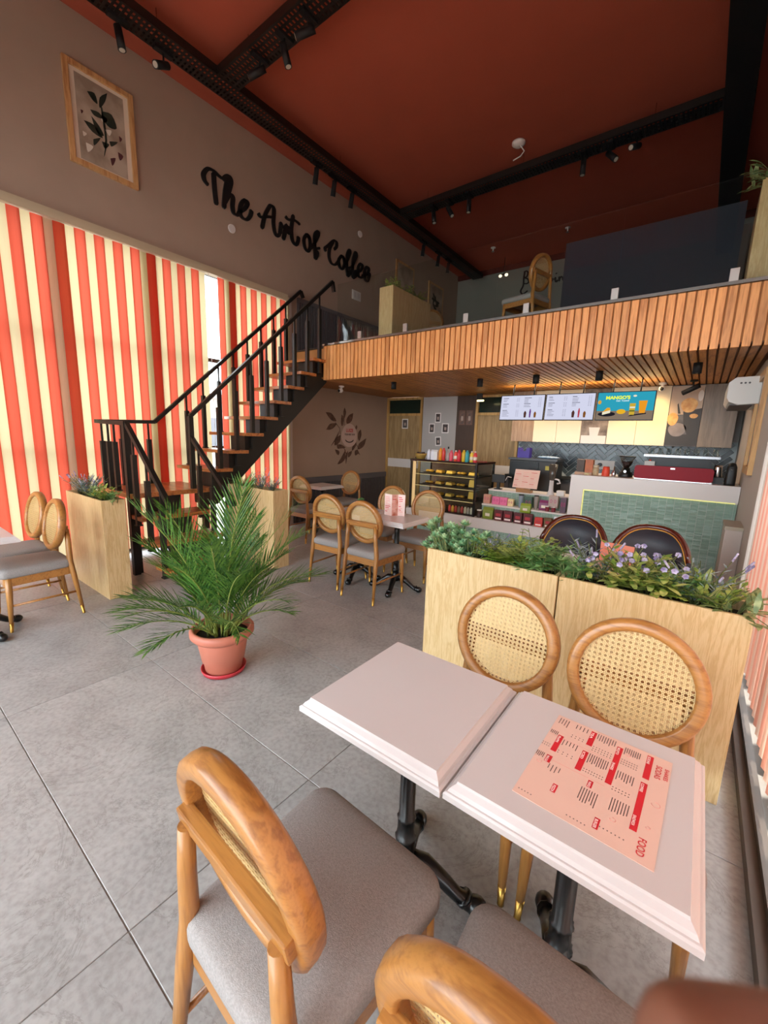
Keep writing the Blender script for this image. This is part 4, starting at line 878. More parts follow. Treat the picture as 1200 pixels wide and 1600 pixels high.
# ------------------------------------------------------------------ counters
def tiled(parent, x0, x1, z0, z1, yf, name='tile_cladding'):
    mb = MB(); pw, ph = .072, .0135; x = x0; r = 0
    random.seed(5)
    while x < x1-.01:
        w = min(pw, x1-x); z = z0
        while z < z1-.004:
            h = min(ph, z1-z); t = random.uniform(.004,.009)
            mb.add([(x+.001,yf,z),(x+w-.001,yf,z),(x+w-.001,yf-t,z+.001),(x+.001,yf-t,z+.001),(x+w-.001,yf-t*.35,z+h-.0015),(x+.001,yf-t*.35,z+h-.0015)], [(0,1,2,3),(3,2,4,5)])
            z += ph
        x += pw
    return stuff(mb.build(name, GREEN_T, parent, fix=False))
CW = mat('white_solid_surface', '#dbd3cd', .35)
CY = 5.5
cb = thing('bar_counter', 'tall white bar counter with sage green tile front at the right', 'counter', (0, CY, 0))
x0, x1 = -1.262, XR-.005
bd = MB().bx(x0, x1, 0, .6, .97, 1.14).bx(x0, -1.11, 0, .6, 0, .97).bx(-1.11, x1, .04, .6, 0, .97); bd.build('body', CW, cb)
tiled(cb, -1.11, x1, .0, .955, .038)
LED = mat('led_strip', '#f2ec9a', .4, emit='#f4ef8c', estr=.3)
MB().bx(-1.108, x1-.02, .018, .036, .957, .967).build('led_strip', LED, cb); MB().bx(-1.109, -1.1, .018, .036, .35, .957).build('led_strip', LED, cb)
cl = thing('low_counter', 'low white display counter with green tiled base in front of the till', 'counter', (0, CY, 0))
MB().bx(-3.78, -1.264, 0, .75, .26, .41).bx(-3.78, -1.264, .03, .75, 0, .26).build('body', CW, cl)
tiled(cl, -3.78, -1.264, 0, .255, .03)
sh = thing('display_steps', 'stepped white and green display shelves between the pastry case and the bar counter', 'shelf', (-1.9, CY+.16, .41))
for k, (y0, z0, z1) in enumerate(((.0, 0, .2), (.2, .2, .4))):
    tiled(sh, -.58, .62, z0, z1-.02, y0, 'tiled_riser')
    MB().bx(-.58, .62, y0-.02, .55, z1-.02, z1).build('shelf_board', CW, sh); MB().bx(-.58, .62, y0+.002, .5, z0 if k == 0 else z0, z1-.02).build('riser_core', CW, sh)
# pastry display case
dc = thing('display_case', 'black framed glass pastry display case on the low counter', 'display case', (-3.115, CY+.04, .41))
BX = .56; DY = .62; HZ = .79
FRB = mat('case_black_trim', '#120d0c', .25)
for sx in (-1, 1):
    for yy in (0, DY): MB().bx(sx*BX-.015, sx*BX+.015, yy-.015, yy+.015, 0, HZ).build('corner_post', FRB, dc)
MB().bx(-BX-.02, BX+.02, -.02, DY+.02, HZ-.03, HZ).build('top', mat('case_top', '#2a1410', .2), dc)
MB().bx(-BX, BX, 0, DY, 0, .02).build('base', FRB, dc)
MB().bx(-BX+.02, BX-.02, DY-.02, DY-.01, .02, HZ-.03).build('rear_pane', mat('case_mirror', '#77685a', .2, metal=.6), dc)
CP = glass('case_glass', (.95,.97,.95))
MB().bx(-BX+.015, BX-.015, -.004, .0, .02, HZ-.03).build('front_pane', CP, dc)
for sx in (-1, 1): MB().bx(sx*BX-.002, sx*BX+.002, .015, DY-.015, .02, HZ-.03).build('side_pane', CP, dc)
for z in (.2, .38, .56): MB().bx(-BX+.1, BX-.02, .06, DY-.03, z, z+.012).build('shelf', mat('dark_shelf', '#201c1a', .4), dc)
for z in (.195, .375, .555, HZ-.034): MB().bx(-BX+.05, BX-.05, .055, .065, z-.004, z).build('light_strip', emis('warm_strip', '#ffdf9a', .6), dc)
MB().bx(-BX+.01, -BX+.05, .02, .05, .03, HZ-.04).build('side_light', emis('warm_side', '#ffcf94', .5), dc)
light('case_lamp', 'AREA', (-3.115, CY+.12, .41+HZ-.04), (math.radians(-25),0,0), 2.2, (1,.78,.45), shape='RECTANGLE', size=1.0, size_y=.05)
random.seed(9)
GOLD = mat('pastry_gold', '#d6a53c', .5, noise=.2, nscale=30); CHEESE = mat('cheese_yellow', '#e8bf55', .5)
pi = 0; wn = {.2:'lowest', .38:'middle', .56:'top'}
for z in (.2, .38, .56):
    for k in range(5):
        x = -BX+.2+.19*k; tr = thing('pastry_tray', 'pastry tray on the %s shelf of the display case, %s from the left' % (wn[z], ORD[k]), 'pastry tray', (-3.115+x, CY+.3, .41+z+.013))
        MB().bx(-.075,.075,-.1,.1,0,.012).build('tray', BLACK, tr)
        if k == 4 and z < .5: MB().prism([(-.05,0),(.05,0),(.035,.11),(-.035,.11)], lambda a, b, d: (a, d, b+.012), -.05, .02).build('wedge', CHEESE, tr)
        elif k in (0, 3): 
            for q in range(3): MB().ell((-.04+.04*q, -.02+.02*(q % 2), .03), (.028,.05,.02), 10, 6).build('bun', GOLD, tr)
        else: MB().prism([(-.055,0),(.055,0),(.05,.035),(-.04,.045)], lambda a, b, d: (a, d, b+.012), -.07, .05).build('slice', GOLD if k % 2 else CHEESE, tr)
# jars in the bottom of the case
JC = ['#c9413f','#d9a63f','#c2453f','#8f7a66','#b8433f','#cfc2a8','#a9a49a','#d5ccb8']
for k, cc in enumerate(JC):
    j = thing('juice_jar', '%s jar in the bottom row of the display case, %s from the left' % (['red','amber','red','brown','red','cream','grey','white'][k], ORD[k]), 'jar', (-2.98+.052*k, CY+.1, .432), group='jars in the bottom of the case')
    MB().lathe([(.02,0),(.022,.004),(.022,.075),(.014,.09),(.014,.1)], n=14).build('glass_body', mat('jar_'+cc, cc, .2), j); MB().lathe([(.016,.1),(.016,.115)], n=14).build('lid', BLACK, j)
# bottles standing on the case
BT = [('#d7d9e2','white','cyl',.16),('#dfe0e6','white','carton',.15),('#e4e2e0','white','carton',.15),('#e8952a','orange','cyl',.19),('#cf3f38','red','cyl',.19),('#8d7f7a','grey','thin',.21),('#e0576a','pink','cyl',.16),('#e8543e','coral','neck',.16),('#d23240','red','cyl',.17),('#e3b92f','yellow','cyl',.17),('#3fa0a8','teal','cyl',.17),('#efd04a','yellow','neck',.16),('#e0474a','red','neck',.16)]
for k, (cc, nm, kd, h) in enumerate(BT):
    x = -3.40+.0655*k
    b = thing('drink_bottle', '%s drink bottle on top of the pastry case, %s from the left of the row' % (nm, ORD[k]), 'bottle', (x, CY+.1+.02*(k % 2), 1.2), group='bottles on the pastry case')
    bm_ = mat('bottle_'+cc, cc, .35)
    if kd == 'carton': MB().bx(-.03,.03,-.025,.025,0,h-.02).prism([(-.025,0),(.025,0),(0,.025)], lambda a, q, d: (d, a, h-.02+q), -.03, .03).build('carton', bm_, b)
    elif kd == 'thin': MB().lathe([(.024,0),(.026,.004),(.026,.09),(.009,.13),(.009,.18)], n=16).build('body', mat('clear_bottle', '#a99a94', .1), b); MB().lathe([(.011,.18),(.011,h)], n=12).build('cap', BLACK, b)
    else: MB().lathe([(.026,0),(.029,.004),(.029,h*.72),(.012 if kd == 'neck' else .02,h*.86),(.011 if kd == 'neck' else .016,h*.9)], n=18).build('body', bm_, b); MB().lathe([(.014,h*.9),(.014,h)], n=14).build('cap', WHITEP if kd == 'neck' else bm_, b)
    MB().lathe([(.0297,h*.2),(.0297,h*.5)], n=18).build('wrap_label', mat('label_pale', '#e9dcc6', .6), b) if kd == 'neck' else None
bk_ = thing('snack_basket', 'golden woven basket of wrapped snacks on the left end of the pastry case', 'basket', (-3.6, CY+.18, 1.2))
MB().lathe([(.06,0),(.07,.005),(.085,.05),(.1,.085),(.09,.08),(.075,.045),(.06,.012)], n=20).build('bowl', mat('gold_basket', '#a8873f', .5, bump=.4, bscale=90), bk_)
for k in range(6): a = k*1.05; MB().box((.045*math.cos(a), .045*math.sin(a), .08+.01*(k%2)), (.05,.02,.03), a).build('packet', mat('snack_%d' % (k % 2), ['#5a2d22','#241b18'][k % 2], .4), bk_, bev=.005)
o = tag(MB().bx(-.08,.08,-.06,.06,0,.012).build('notebook', mat('notebook_red', '#8d3a30', .5), None, (-2.62, CY+.3, 1.2)), 'flat dark red notebook at the right end of the pastry case top', 'notebook')
# goods on the stepped shelves
def pack(kind, x, y, z, w, h, cc, lab, d=.06):
    t = thing(kind, lab, 'packet' if kind != 'gift_box' else 'box', (x, y, z))
    m = mat('pack_'+cc, cc, .4)
    if kind == 'coffee_pouch':
        MB().loft([[(p*w/2, q*d/2*k, zz) for p, q in ((1,1),(-1,1),(-1,-1),(1,-1))] for zz, k in ((0,.9),(h*.2,1.1),(h*.75,.8),(h*.95,.12),(h,.1))], smooth=False).build('pouch', m, t, bev=.003)
        MB().bx(-w*.22, w*.22, -d*.58, -d*.5, h*.25, h*.5).build('label_patch', mat('label_pale', '#e9dcc6', .6), t)
    elif kind == 'gift_box':
        MB().bx(-w/2, w/2, -d/2, d/2, 0, h).build('carton', m, t, bev=.002)
        MB().bx(-w*.36, w*.36, -d/2-.001, -d/2, h*.12, h*.28).build('white_caption', MWH, t); MB().bx(-w*.3, w*.3, -d/2-.001, -d/2, h*.42, h*.7).build('red_emblem', mat('pack_red', '#b03038', .5), t)
    elif kind == 'biscuit_box':
        MB().bx(-w/2, w/2, -d/2, d/2, 0, h).build('carton', m, t, bev=.002)
        fc = MB()
        for s in (-1, 1): fc.tube([(s*w*.22+w*.1*math.cos(t_), -d/2-.0015, h*.55+h*.14*math.sin(t_)) for t_ in [2*PI*i/12 for i in range(13)]], .0025, 5)
        fc.build('ring_print', mat('pack_magenta', '#c23b78', .5), t)
    elif kind == 'tumbler':
        MB().lathe([(w*.36,0),(w*.38,.003),(w*.5,h*.9),(w*.5,h)], n=18).build('cup', m, t); MB().lathe([(w*.52,h),(w*.5,h+.012)], n=18).build('lid', BLACK, t)
    elif kind == 'tin':
        MB().lathe([(w*.48,0),(w*.5,.003),(w*.5,h)], n=20).build('can', m, t); MB().lathe([(w*.52,h),(w*.52,h+.012)], n=20).build('lid', WHITEP, t)
z1_, z2_, z3_ = .41, .61, .81; yA, yB, yC = CY+.08, CY+.24, CY+.42
pk = [('tin',-2.48,yA,z1_,.07,.1,'#3a2418','dark jar with cream labels at the left end of the bottom display row'),
('coffee_pouch',-2.34,yA,z1_,.15,.17,'#7d8a2e','olive green snack pouch in the bottom display row'),
('gift_box',-2.18,yA,z1_,.12,.145,'#5a1d22','maroon box with white caption, first from the left in the bottom row'),('gift_box',-2.045,yA,z1_,.12,.15,'#5a1d22','maroon box with white caption, second from the left in the bottom row'),
('gift_box',-1.9,yA,z1_,.11,.145,'#5a1d22','maroon box with white caption, third from the left in the bottom row'),('gift_box',-1.765,yA,z1_,.12,.15,'#5a1d22','maroon box with white caption, fourth from the left in the bottom row'),
('gift_box',-1.62,yA,z1_,.1,.12,'#c83228','bright red box near the right end of the bottom display row'),('gift_box',-1.5,yA,z1_,.09,.13,'#6a4a1c','gold and brown box in the bottom display row'),('biscuit_box',-1.39,yA,z1_,.07,.16,'#d9dbe4','white carton at the right end of the bottom display row'),
('biscuit_box',-2.44,yB,z2_,.1,.13,'#c98f78','tan and pink biscuit box at the left of the middle display row'),('biscuit_box',-2.3,yB,z2_,.11,.11,'#e0709a','pink biscuit box with two rings, left one, in the middle row'),('biscuit_box',-2.185,yB,z2_,.11,.11,'#e0709a','pink biscuit box with two rings, right one, in the middle row'),
('biscuit_box',-2.08,yB,z2_,.08,.1,'#e8cf9a','cream biscuit box beside the pink boxes in the middle row'),('tin',-2.02,yC,z3_-.2,.075,.29,'#b5552a','tall copper shaker standing in the middle display row'),('tumbler',-1.94,yB,z2_,.07,.17,'#8b95a0','steel grey tumbler in the middle display row'),('biscuit_box',-1.83,yB,z2_,.1,.16,'#3f5a50','dark green chalkboard box in the middle display row'),
('tumbler',-1.73,yB,z2_,.06,.18,'#9a8f86','brown grey tumbler in the middle display row'),('coffee_pouch',-1.83,CY+.14,z1_+.15,.14,.13,'#8a9a2c','green pouch laid in front of the chalkboard box'),('coffee_pouch',-1.62,yB,z2_,.12,.14,'#7a2d5a','purple pouch in the middle display row'),('biscuit_box',-1.5,yB,z2_+.05,.12,.16,'#b09a90','grey brown cookie bag standing tall in the middle row'),
('tin',-1.56,yB-.05,z2_,.05,.06,'#7d1f2c','small red jam jar, left one, in the middle row'),('tin',-1.48,yB-.05,z2_,.05,.06,'#7d1f2c','small red jam jar, right one, in the middle row'),('biscuit_box',-1.37,yB,z2_,.07,.2,'#5a3a4a','dark plum carton at the right end of the middle row')]
for a in pk: pack(*a)
o = thing('red_card', 'small red card lying at the right end of the bottom display row', 'card', (-1.36, CY+.05, .41)); MB().bx(-.06,.06,-.03,.03,0,.006).build('card', mat('card_red', '#c8302c', .5), o)
# till, menu stand, machines
ms = thing('menu_stand', 'pink menu board propped on a wooden stand by the till', 'menu', (-1.95, CY+.36, .81))
R = Matrix.Rotation(math.radians(-18), 3, 'X')
def tilt(mb, off): mb.v = [tuple(R@Vector(p)+Vector(off)) for p in mb.v]; return mb
tilt(MB().bx(-.175,.175,-.004,.004,.0,.27), (0,0,.06)).build('board', PK, ms)
rr = MB(); dd = MB(); random.seed(4)
for r_ in range(8):
    for c_ in range(3): (rr if (r_+c_) % 3 == 0 else dd).bx(-.16+.11*c_, -.16+.11*c_+random.uniform(.04,.09), -.0055, -.0045, .03+.028*r_, .036+.028*r_)
stuff(tilt(rr, (0,0,.06)).build('red_print', MRED, ms)); stuff(tilt(dd, (0,0,.06)).build('dark_print', MLT, ms))
MB().bx(-.1,.1,-.05,.08,0,.03).bx(-.1,.1,-.06,-.03,.03,.06).build('wooden_stand', TEAK_X, ms)
tl = thing('card_terminal', 'black card terminal on a stalk beside the pastry case', 'till', (-2.36, CY+.42, .81)); MB().bx(-.1,.1,-.03,.03,.1,.22).build('screen', BLACK, tl, bev=.006); MB().bx(-.02,.02,-.02,.02,0,.1).bx(-.05,.05,-.05,.05,0,.012).build('stalk', BLACK, tl); MB().tube([(.09,0,.12),(.13,0,.2),(.19,0,.19)], .005, 6).build('cable', WHITEP, tl)
bc_ = thing('back_counter', 'dark back counter behind the till below the herringbone tiles', 'counter', (0, 6.72, 0)); MB().bx(-2.58, XR-.005, 0, .52, 0, .94).build('body', DGREY, bc_); MB().bx(-2.58, XR-.005, -.02, .525, .94, .98).build('worktop', BLACK, bc_)
bm2 = thing('beverage_machine', 'big black beverage machine behind the menu board', 'machine', (-2.0, 6.45, .0)); MB().bx(-.34,.34,-.2,.2,.0,1.25).build('body', BLACK, bm2, bev=.01); MB().bx(-.36,.36,-.22,.22,1.25,1.28).build('lid', mat('machine_lid', '#2a2a2c', .3), bm2); MB().bx(-.33,.1,-.215,-.2,.95,1.22).build('dark_front', mat('gloss_black', '#060606', .3, spec=.3), bm2); MB().bx(.2,.26,-.205,-.2,1.12,1.18).build('yellow_sticker', mat('sticker_yellow', '#b9a83a', .5), bm2)
o = thing('blender_jug', 'small blender with smoky jug and white handle by the menu board', 'blender', (-1.6, CY+.42, .81)); MB().lathe([(.05,0),(.045,.02),(.03,.06),(.028,.2)], n=18).build('white_body', WHITE, o); MB().lathe([(.03,.2),(.04,.22),(.06,.42),(.058,.42),(.036,.23)], n=18).build('jug', mat('smoky_plastic', '#4a443d', .15), o); MB().tube([(.03,0,.22),(.09,0,.21),(.11,0,.17),(.07,0,.16)], .012, 8).build('handle', WHITE, o)
o = tag(MB().bx(-.05,.05,-.04,.04,0,.07).build('napkin_box', WHITEP, None, (-1.46, CY+.4, .81), bev=.005), 'small white napkin box at the right end of the top display step', 'box')
o = thing('cup_carton', 'purple open carton on top of the beverage machine', 'box', (-2.18, 6.42, 1.28)); MB().bx(-.09,.09,-.06,.06,0,.1).prism([(-.09,0),(-.04,0),(-.06,.05),(-.09,.05)], lambda a, b, d: (a, d, .1+b), -.06, .06).prism([(.03,0),(.09,0),(.09,.05),(.05,.05)], lambda a, b, d: (a, d, .1+b), -.06, .06).build('carton', mat('carton_purple', '#3f2f8f', .5), o)
o = thing('paper_stack', 'pale blue crumpled packet on the beverage machine', 'packet', (-1.82, 6.42, 1.28)); MB().ell((0,0,.02),(.17,.08,.022),12,6).build('packet', mat('pack_bluewhite', '#aebfcf', .3, noise=.4, nscale=20, ncol='#5a86a8'), o)
# on the bar counter
BCZ = 1.14
o = thing('card_holder', 'wooden holder with dark and orange cards on the left end of the bar counter', 'card holder', (-1.28+.12, CY+.2, BCZ)); MB().bx(-.1,.1,-.05,.05,0,.03).bx(-.1,.1,.03,.05,.03,.19).build('wooden_base', TEAK_X, o); MB().bx(-.09,-.005,-.01,.03,.03,.18).build('dark_card', mat('card_dark', '#4a3626', .5, noise=.4, nscale=25), o); MB().bx(.005,.095,-.015,.03,.03,.185).build('orange_card', mat('card_orange', '#c46a35', .5, noise=.3, nscale=25), o)
o = thing('cup_stack', 'stack of red paper cups turned upside down on the bar counter', 'cups', (-.915, CY+.2, BCZ)); 
for k in range(3): MB().lathe([(.045-.001*k,.0+.012*k),(.045,.006+.012*k),(.036,.085+.012*k),(.03,.09+.012*k)], n=22).build('paper_cup', mat('cup_red', '#e04a30', .5), o)
MB().lathe([(.033,.118),(.031,.124)], n=20).build('cup_base', WHITEP, o)
o = thing('spice_jar', 'glass jar of pale biscuits on the bar counter beside the red cups', 'jar', (-1.03, CY+.2, BCZ)); MB().lathe([(.03,0),(.036,.004),(.036,.08),(.028,.095)], n=18).build('contents', mat('jar_beige', '#cdb58c', .5, noise=.4, nscale=60), o); MB().lathe([(.033,.095),(.033,.125)], n=18).build('lid', mat('lid_cream', '#d5c7a8', .5), o)
o = thing('sponge_holder', 'small cream dish with a dark cloth near the card holder', 'dish', (-1.115, CY+.16, BCZ)); MB().lathe([(.03,0),(.035,.02),(.03,.022)], n=16).build('dish', mat('dish_cream', '#d9cc9a', .5), o)
o = tag(MB().ell((0,0,.02),(.05,.04,.022),12,6).build('cloth', DGREY, None, (-1.2, CY+.3, BCZ)), 'dark folded cloth beside the card holder', 'cloth')
o = thing('steel_bottle', 'small chrome spouted bottle left of the coffee grinder', 'bottle', (-.83, CY+.22, BCZ)); MB().lathe([(.022,0),(.024,.004),(.024,.05),(.008,.075),(.006,.12)], n=16).build('bottle', CHROME, o)
gr = thing('coffee_grinder', 'black coffee grinder with clear bean hopper on the bar counter', 'grinder', (-.71, CY+.26, BCZ)); MB().lathe([(.075,0),(.078,.01),(.07,.05),(.045,.07),(.04,.11)], n=24).build('base', BLACK, gr); MB().cyl((0,-.05,.07),(0,-.08,.07),.015).build('knob', CHROME, gr)
MB().lathe([(.03,.11),(.085,.24),(.08,.24),(.028,.115)], n=24).build('hopper', glass('hopper_glass', (.8,.8,.8)), gr); MB().lathe([(.03,.112),(.062,.185),(.01,.19)], n=22).build('beans', mat('beans', '#2a1510', .5, bump=.6, bscale=120), gr); MB().lathe([(.09,.24),(.09,.25)], n=24).build('hopper_lid', BLACK, gr)
es = thing('espresso_machine', 'long espresso machine with a dark red back panel on the bar counter', 'espresso machine', (-.24, CY+.3, BCZ))
rp = rrect(.365,.365,-.0,.15,.03,4)
MB().prism([(x, y) for x, y in rp], lambda a, b, d: (a, d, b+.01), -.2, -.17).build('red_panel', mat('espresso_red', '#8e1022', .5, spec=.25), es)
MB().bx(-.35,.36,-.17,.2,.02,.12).build('body', BLACK, es); MB().bx(-.25,.33,-.1,.2,.12,.26).build('upper_housing', mat('gloss_black', '#060606', .3, spec=.3), es)
MB().bx(-.3,.4,-.12,.22,.26,.285).build('cup_tray', mat('steel_tray', '#8f9296', .25, metal=.9), es)
MB().bx(-.36,.36,-.19,-.16,.0,.012).build('drip_rail', CHROME, es)
MB().bx(-.02,.02,-.202,-.2,.13,.145).build('logo_plate', CHROME, es)
for k in range(8):
    g = tag(MB().lathe([(.026,0),(.028,.003),(.022,.075),(.02,.075),(.025,.006)], n=16).build('glass_tumbler', glass('tumbler_glass', (.85,.88,.88)), None, (-.48+.085*k, CY+.34+.03*(k % 2), BCZ+.285)), 'upturned clear glass on the espresso machine, %s from the left' % ORD[k], 'glass', 'glasses on the espresso machine')
o = thing('milk_carton', 'small pale milk carton behind the left end of the red espresso panel', 'carton', (-.47, CY+.18, BCZ+.12)); MB().bx(-.05,.05,-.03,.03,0,.09).build('carton', mat('carton_pale', '#b9b5ad', .5), o); MB().lathe([(.012,.09),(.012,.105)]).build('cap', mat('cup_red', '#e04a30', .5), o)
o = thing('steel_jug', 'polished steel milk jug at the right end of the espresso machine', 'jug', (.155, CY+.22, BCZ+.07)); MB().lathe([(.04,0),(.043,.01),(.036,.1),(.034,.13)], n=20).build('jug', CHROME, o); MB().bx(-.06,.06,-.05,.05,-.07,-.0).build('plinth', BLACK, o)
pd_ = thing('pod_machine', 'black rounded pod coffee machine at the right end of the bar counter', 'coffee machine', (.265, CY+.14, BCZ)); MB().loft([[(p*k, q*k, z) for p, q in rrect(.045,.045,-.06,.06,.03)] for z, k in ((0,1),(.02,1.03),(.12,1.0),(.19,.9),(.225,.6),(.235,.2))]).build('body', BLACK, pd_); MB().lathe([(.012,.16),(.012,.165)], c=(0,-.055,0)).build('button', CHROME, pd_)
o = thing('socket_plate', 'white power socket with black plug on the herringbone tiles', 'socket', (-1.2, YB-.02, 1.2)); MB().bx(-.14,.14,-.012,0,-.07,.07).build('plate', WHITEP, o); MB().cyl((-.06,-.012,0),(-.06,-.06,0),.03).build('plug', BLACK, o)
# herringbone backsplash: every tile its own piece, child of the back wall
HT = [mat('slate_tile_%d' % i, c, .22, noise=.25, nscale=12) for i, c in enumerate(('#4b555b','#5b686d','#414a50','#6b7a7f'))]
tw, th_ = .195, .065
hm = [MB().bx(-tw/2+.004, tw/2-.004, -.012, 0, -th_/2+.004, th_/2-.004).build('herringbone_tile', m, wall_back, (0,0,-50), bev=.003, seg=1) for m in HT]
hdata = [h.data for h in hm]
for h in hm: bpy.data.objects.remove(h)
random.seed(2); cnt = 0
c45 = math.cos(PI/4)
for i in range(-40, 60):
    for j in range(-20, 30):
        # herringbone lattice in tile units (length 3, width 1)
        for kind in (0, 1):
            u = i*1.0+j*3.0+ (1.5 if kind == 0 else -.5); v = i*1.0-j*3.0*0 + (.5 if kind == 0 else 1.5)
            if kind == 0: cu, cv = i+4*j*0+1.5, i+.5
            # basic cell: horizontal tile at (k, k), vertical tile at (k-1.. ) repeated every 4 along u
            if kind == 0: cu, cv, rot = i+6*j+1.5, i+.5, 0
            else: cu, cv, rot = i+6*j+3.5, i-.5, PI/2
            X_, Z_ = cu*th_, cv*th_
            x = (X_-Z_)*c45-.9; z = (X_+Z_)*c45+1.05
            if -2.57 < x < XR-.04 and 1.02 < z < 1.56:
                o = link('herringbone_tile', random.choice(hdata), wall_back, (x, YB, z)); o.rotation_euler.y = -(rot+PI/4); cnt += 1
MB().bx(-2.6, XR, YB-.004, YB, .98, 1.6).build('backsplash_grout', mat('pale_grout', '#b4c0c2', .8), wall_back)
# wall cabinets
cabx = [-2.6+.36*k for k in range(9)]
CC = [('wood','brown wood-grain'),('cream','cream'),('cream','cream'),('photo','small photo printed'),('cream','cream'),('cream','cream'),('coffee','large coffee photo'),('greywood','grey wood-grain')]
LW = {'wood': wood('cab_brown', '#a98c74', '#8f745e', 'z', 1.5, .5, 18), 'cream': mat('cab_cream', '#e2d3b4', .35), 'greywood': wood('cab_grey', '#8a7c70', '#75685e', 'z', 1.4, .5, 16),
'photo': mat('photo_grey', '#9a8a7c', .5, noise=.5, nscale=9, ncol='#5a4a40'), 'coffee': mat('photo_slate', '#6b6566', .45, noise=.35, nscale=5, ncol='#3f3c40')}
for k, (m, nm) in enumerate(CC):
    t = thing('wall_cabinet', '%s wall cabinet door above the tiles, %s from the door' % (nm, ORD[k]), 'cabinet', (cabx[k]+.18, 6.9, 1.525), group='wall cabinets above the back counter')
    MB().bx(-.178,.178,.02,.395,0,.8).build('carcass', DGREY, t)
    dr = MB().bx(-.1785,.1785,0,.02,0,.8).build('door', LW[m], t, bev=.0015, seg=1)
    if m == 'coffee':
        f = lambda a, b, d: (a, d, b)
        OR_ = mat('photo_orange', '#c98a4a', .5, noise=.4, nscale=16, ncol='#e0b070'); DKp = mat('photo_dark', '#35302f', .5); PL = mat('photo_pale', '#b8a08c', .5)
        def blob(cx, cz, rx, rz, m_, nm_, d): MB().prism([(cx+rx*math.cos(t_)*(1+.06*math.sin(3*t_)), cz+rz*math.sin(t_)) for t_ in [2*PI*i/20 for i in range(20)]], f, -.001-d, 0).build(nm_, m_, dr)
        MB().bx(-.175,.175,-.0008,0,.42,.79).build('pale_backdrop', PL, dr)
        MB().bx(-.175,.175,-.001,0,.01,.16).build('dark_table', DKp, dr)
        blob(-.06,.22,.1,.09,mat('photo_linen', '#8a8082', .5, noise=.3, nscale=7),'linen',.0004)
        MB().prism([(-.02,.46),(.175,.5),(.175,.12),(.06,.14),(.0,.3)], f, -.0014, 0).build('dark_cup', DKp, dr)
        MB().prism([(-.175,.32),(-.085,.3),(-.1,.17),(-.175,.14)], f, -.0013, 0).build('dark_cup', DKp, dr)
        blob(.035,.54,.09,.095,OR_,'crumbly_top',.0010); blob(-.125,.36,.06,.085,OR_,'crumbly_top',.0010); blob(.1,.4,.045,.03,OR_,'crumbs',.0011)
        blob(.145,.66,.03,.07,mat('photo_white', '#d5cdc6', .5),'saucer',.0005)
        MB().prism([(-.075,.43),(-.045,.43),(-.085,.57),(-.095,.55)], f, -.0014, 0).build('spoon_print', DKp, dr)
    if m == 'photo':
        f = lambda a, b, d: (a, d, b)
        MB().bx(-.17,.17,-.001,0,.0,.12).build('table_line', mat('photo_white', '#d5cdc6', .5), dr); MB().prism([(-.05,.12),(.06,.12),(.08,.24),(-.07,.24)], f, -.0015, 0).build('cup_print', mat('photo_white', '#d5cdc6', .5), dr)
    if k in (0,): continue
# warm cove lamp above the cabinets, in front of the yellow-lit door
light('cabinet_lamp', 'SPOT', (-.62, 6.45, 2.3), (math.radians(28), 0, 0), 16, (1,.66,.25), spot_size=1.9, spot_blend=.8, shadow_soft_size=.04)
light('cabinet_lamp', 'SPOT', (-2.45, 6.5, 2.31), (math.radians(25), 0, 0), 5, (1,.7,.3), spot_size=2.2, spot_blend=.9, shadow_soft_size=.04)
light('counter_lamp', 'AREA', (-1.6, 6.2, 2.31), (0,0,0), 17, (1,.86,.68), shape='RECTANGLE', size=2.4, size_y=.2)
light('cove_strip', 'AREA', (-1.5, 6.25, 2.2), (PI,0,0), 4, (1,.68,.3), shape='RECTANGLE', size=1.9, size_y=.05)
tb_ = thing('tube_light', 'glowing short tube lamp hanging near the second door', 'lamp', (-3.2, 6.9, 2.2)); MB().cyl((-.06,0,0),(.06,0,0),.014).build('tube', emis('tube_glow', '#fff0b0', 2.5), tb_); MB().bx(-.07,.03,-.015,.015,.014,.12).build('bracket', BLACK, tb_)
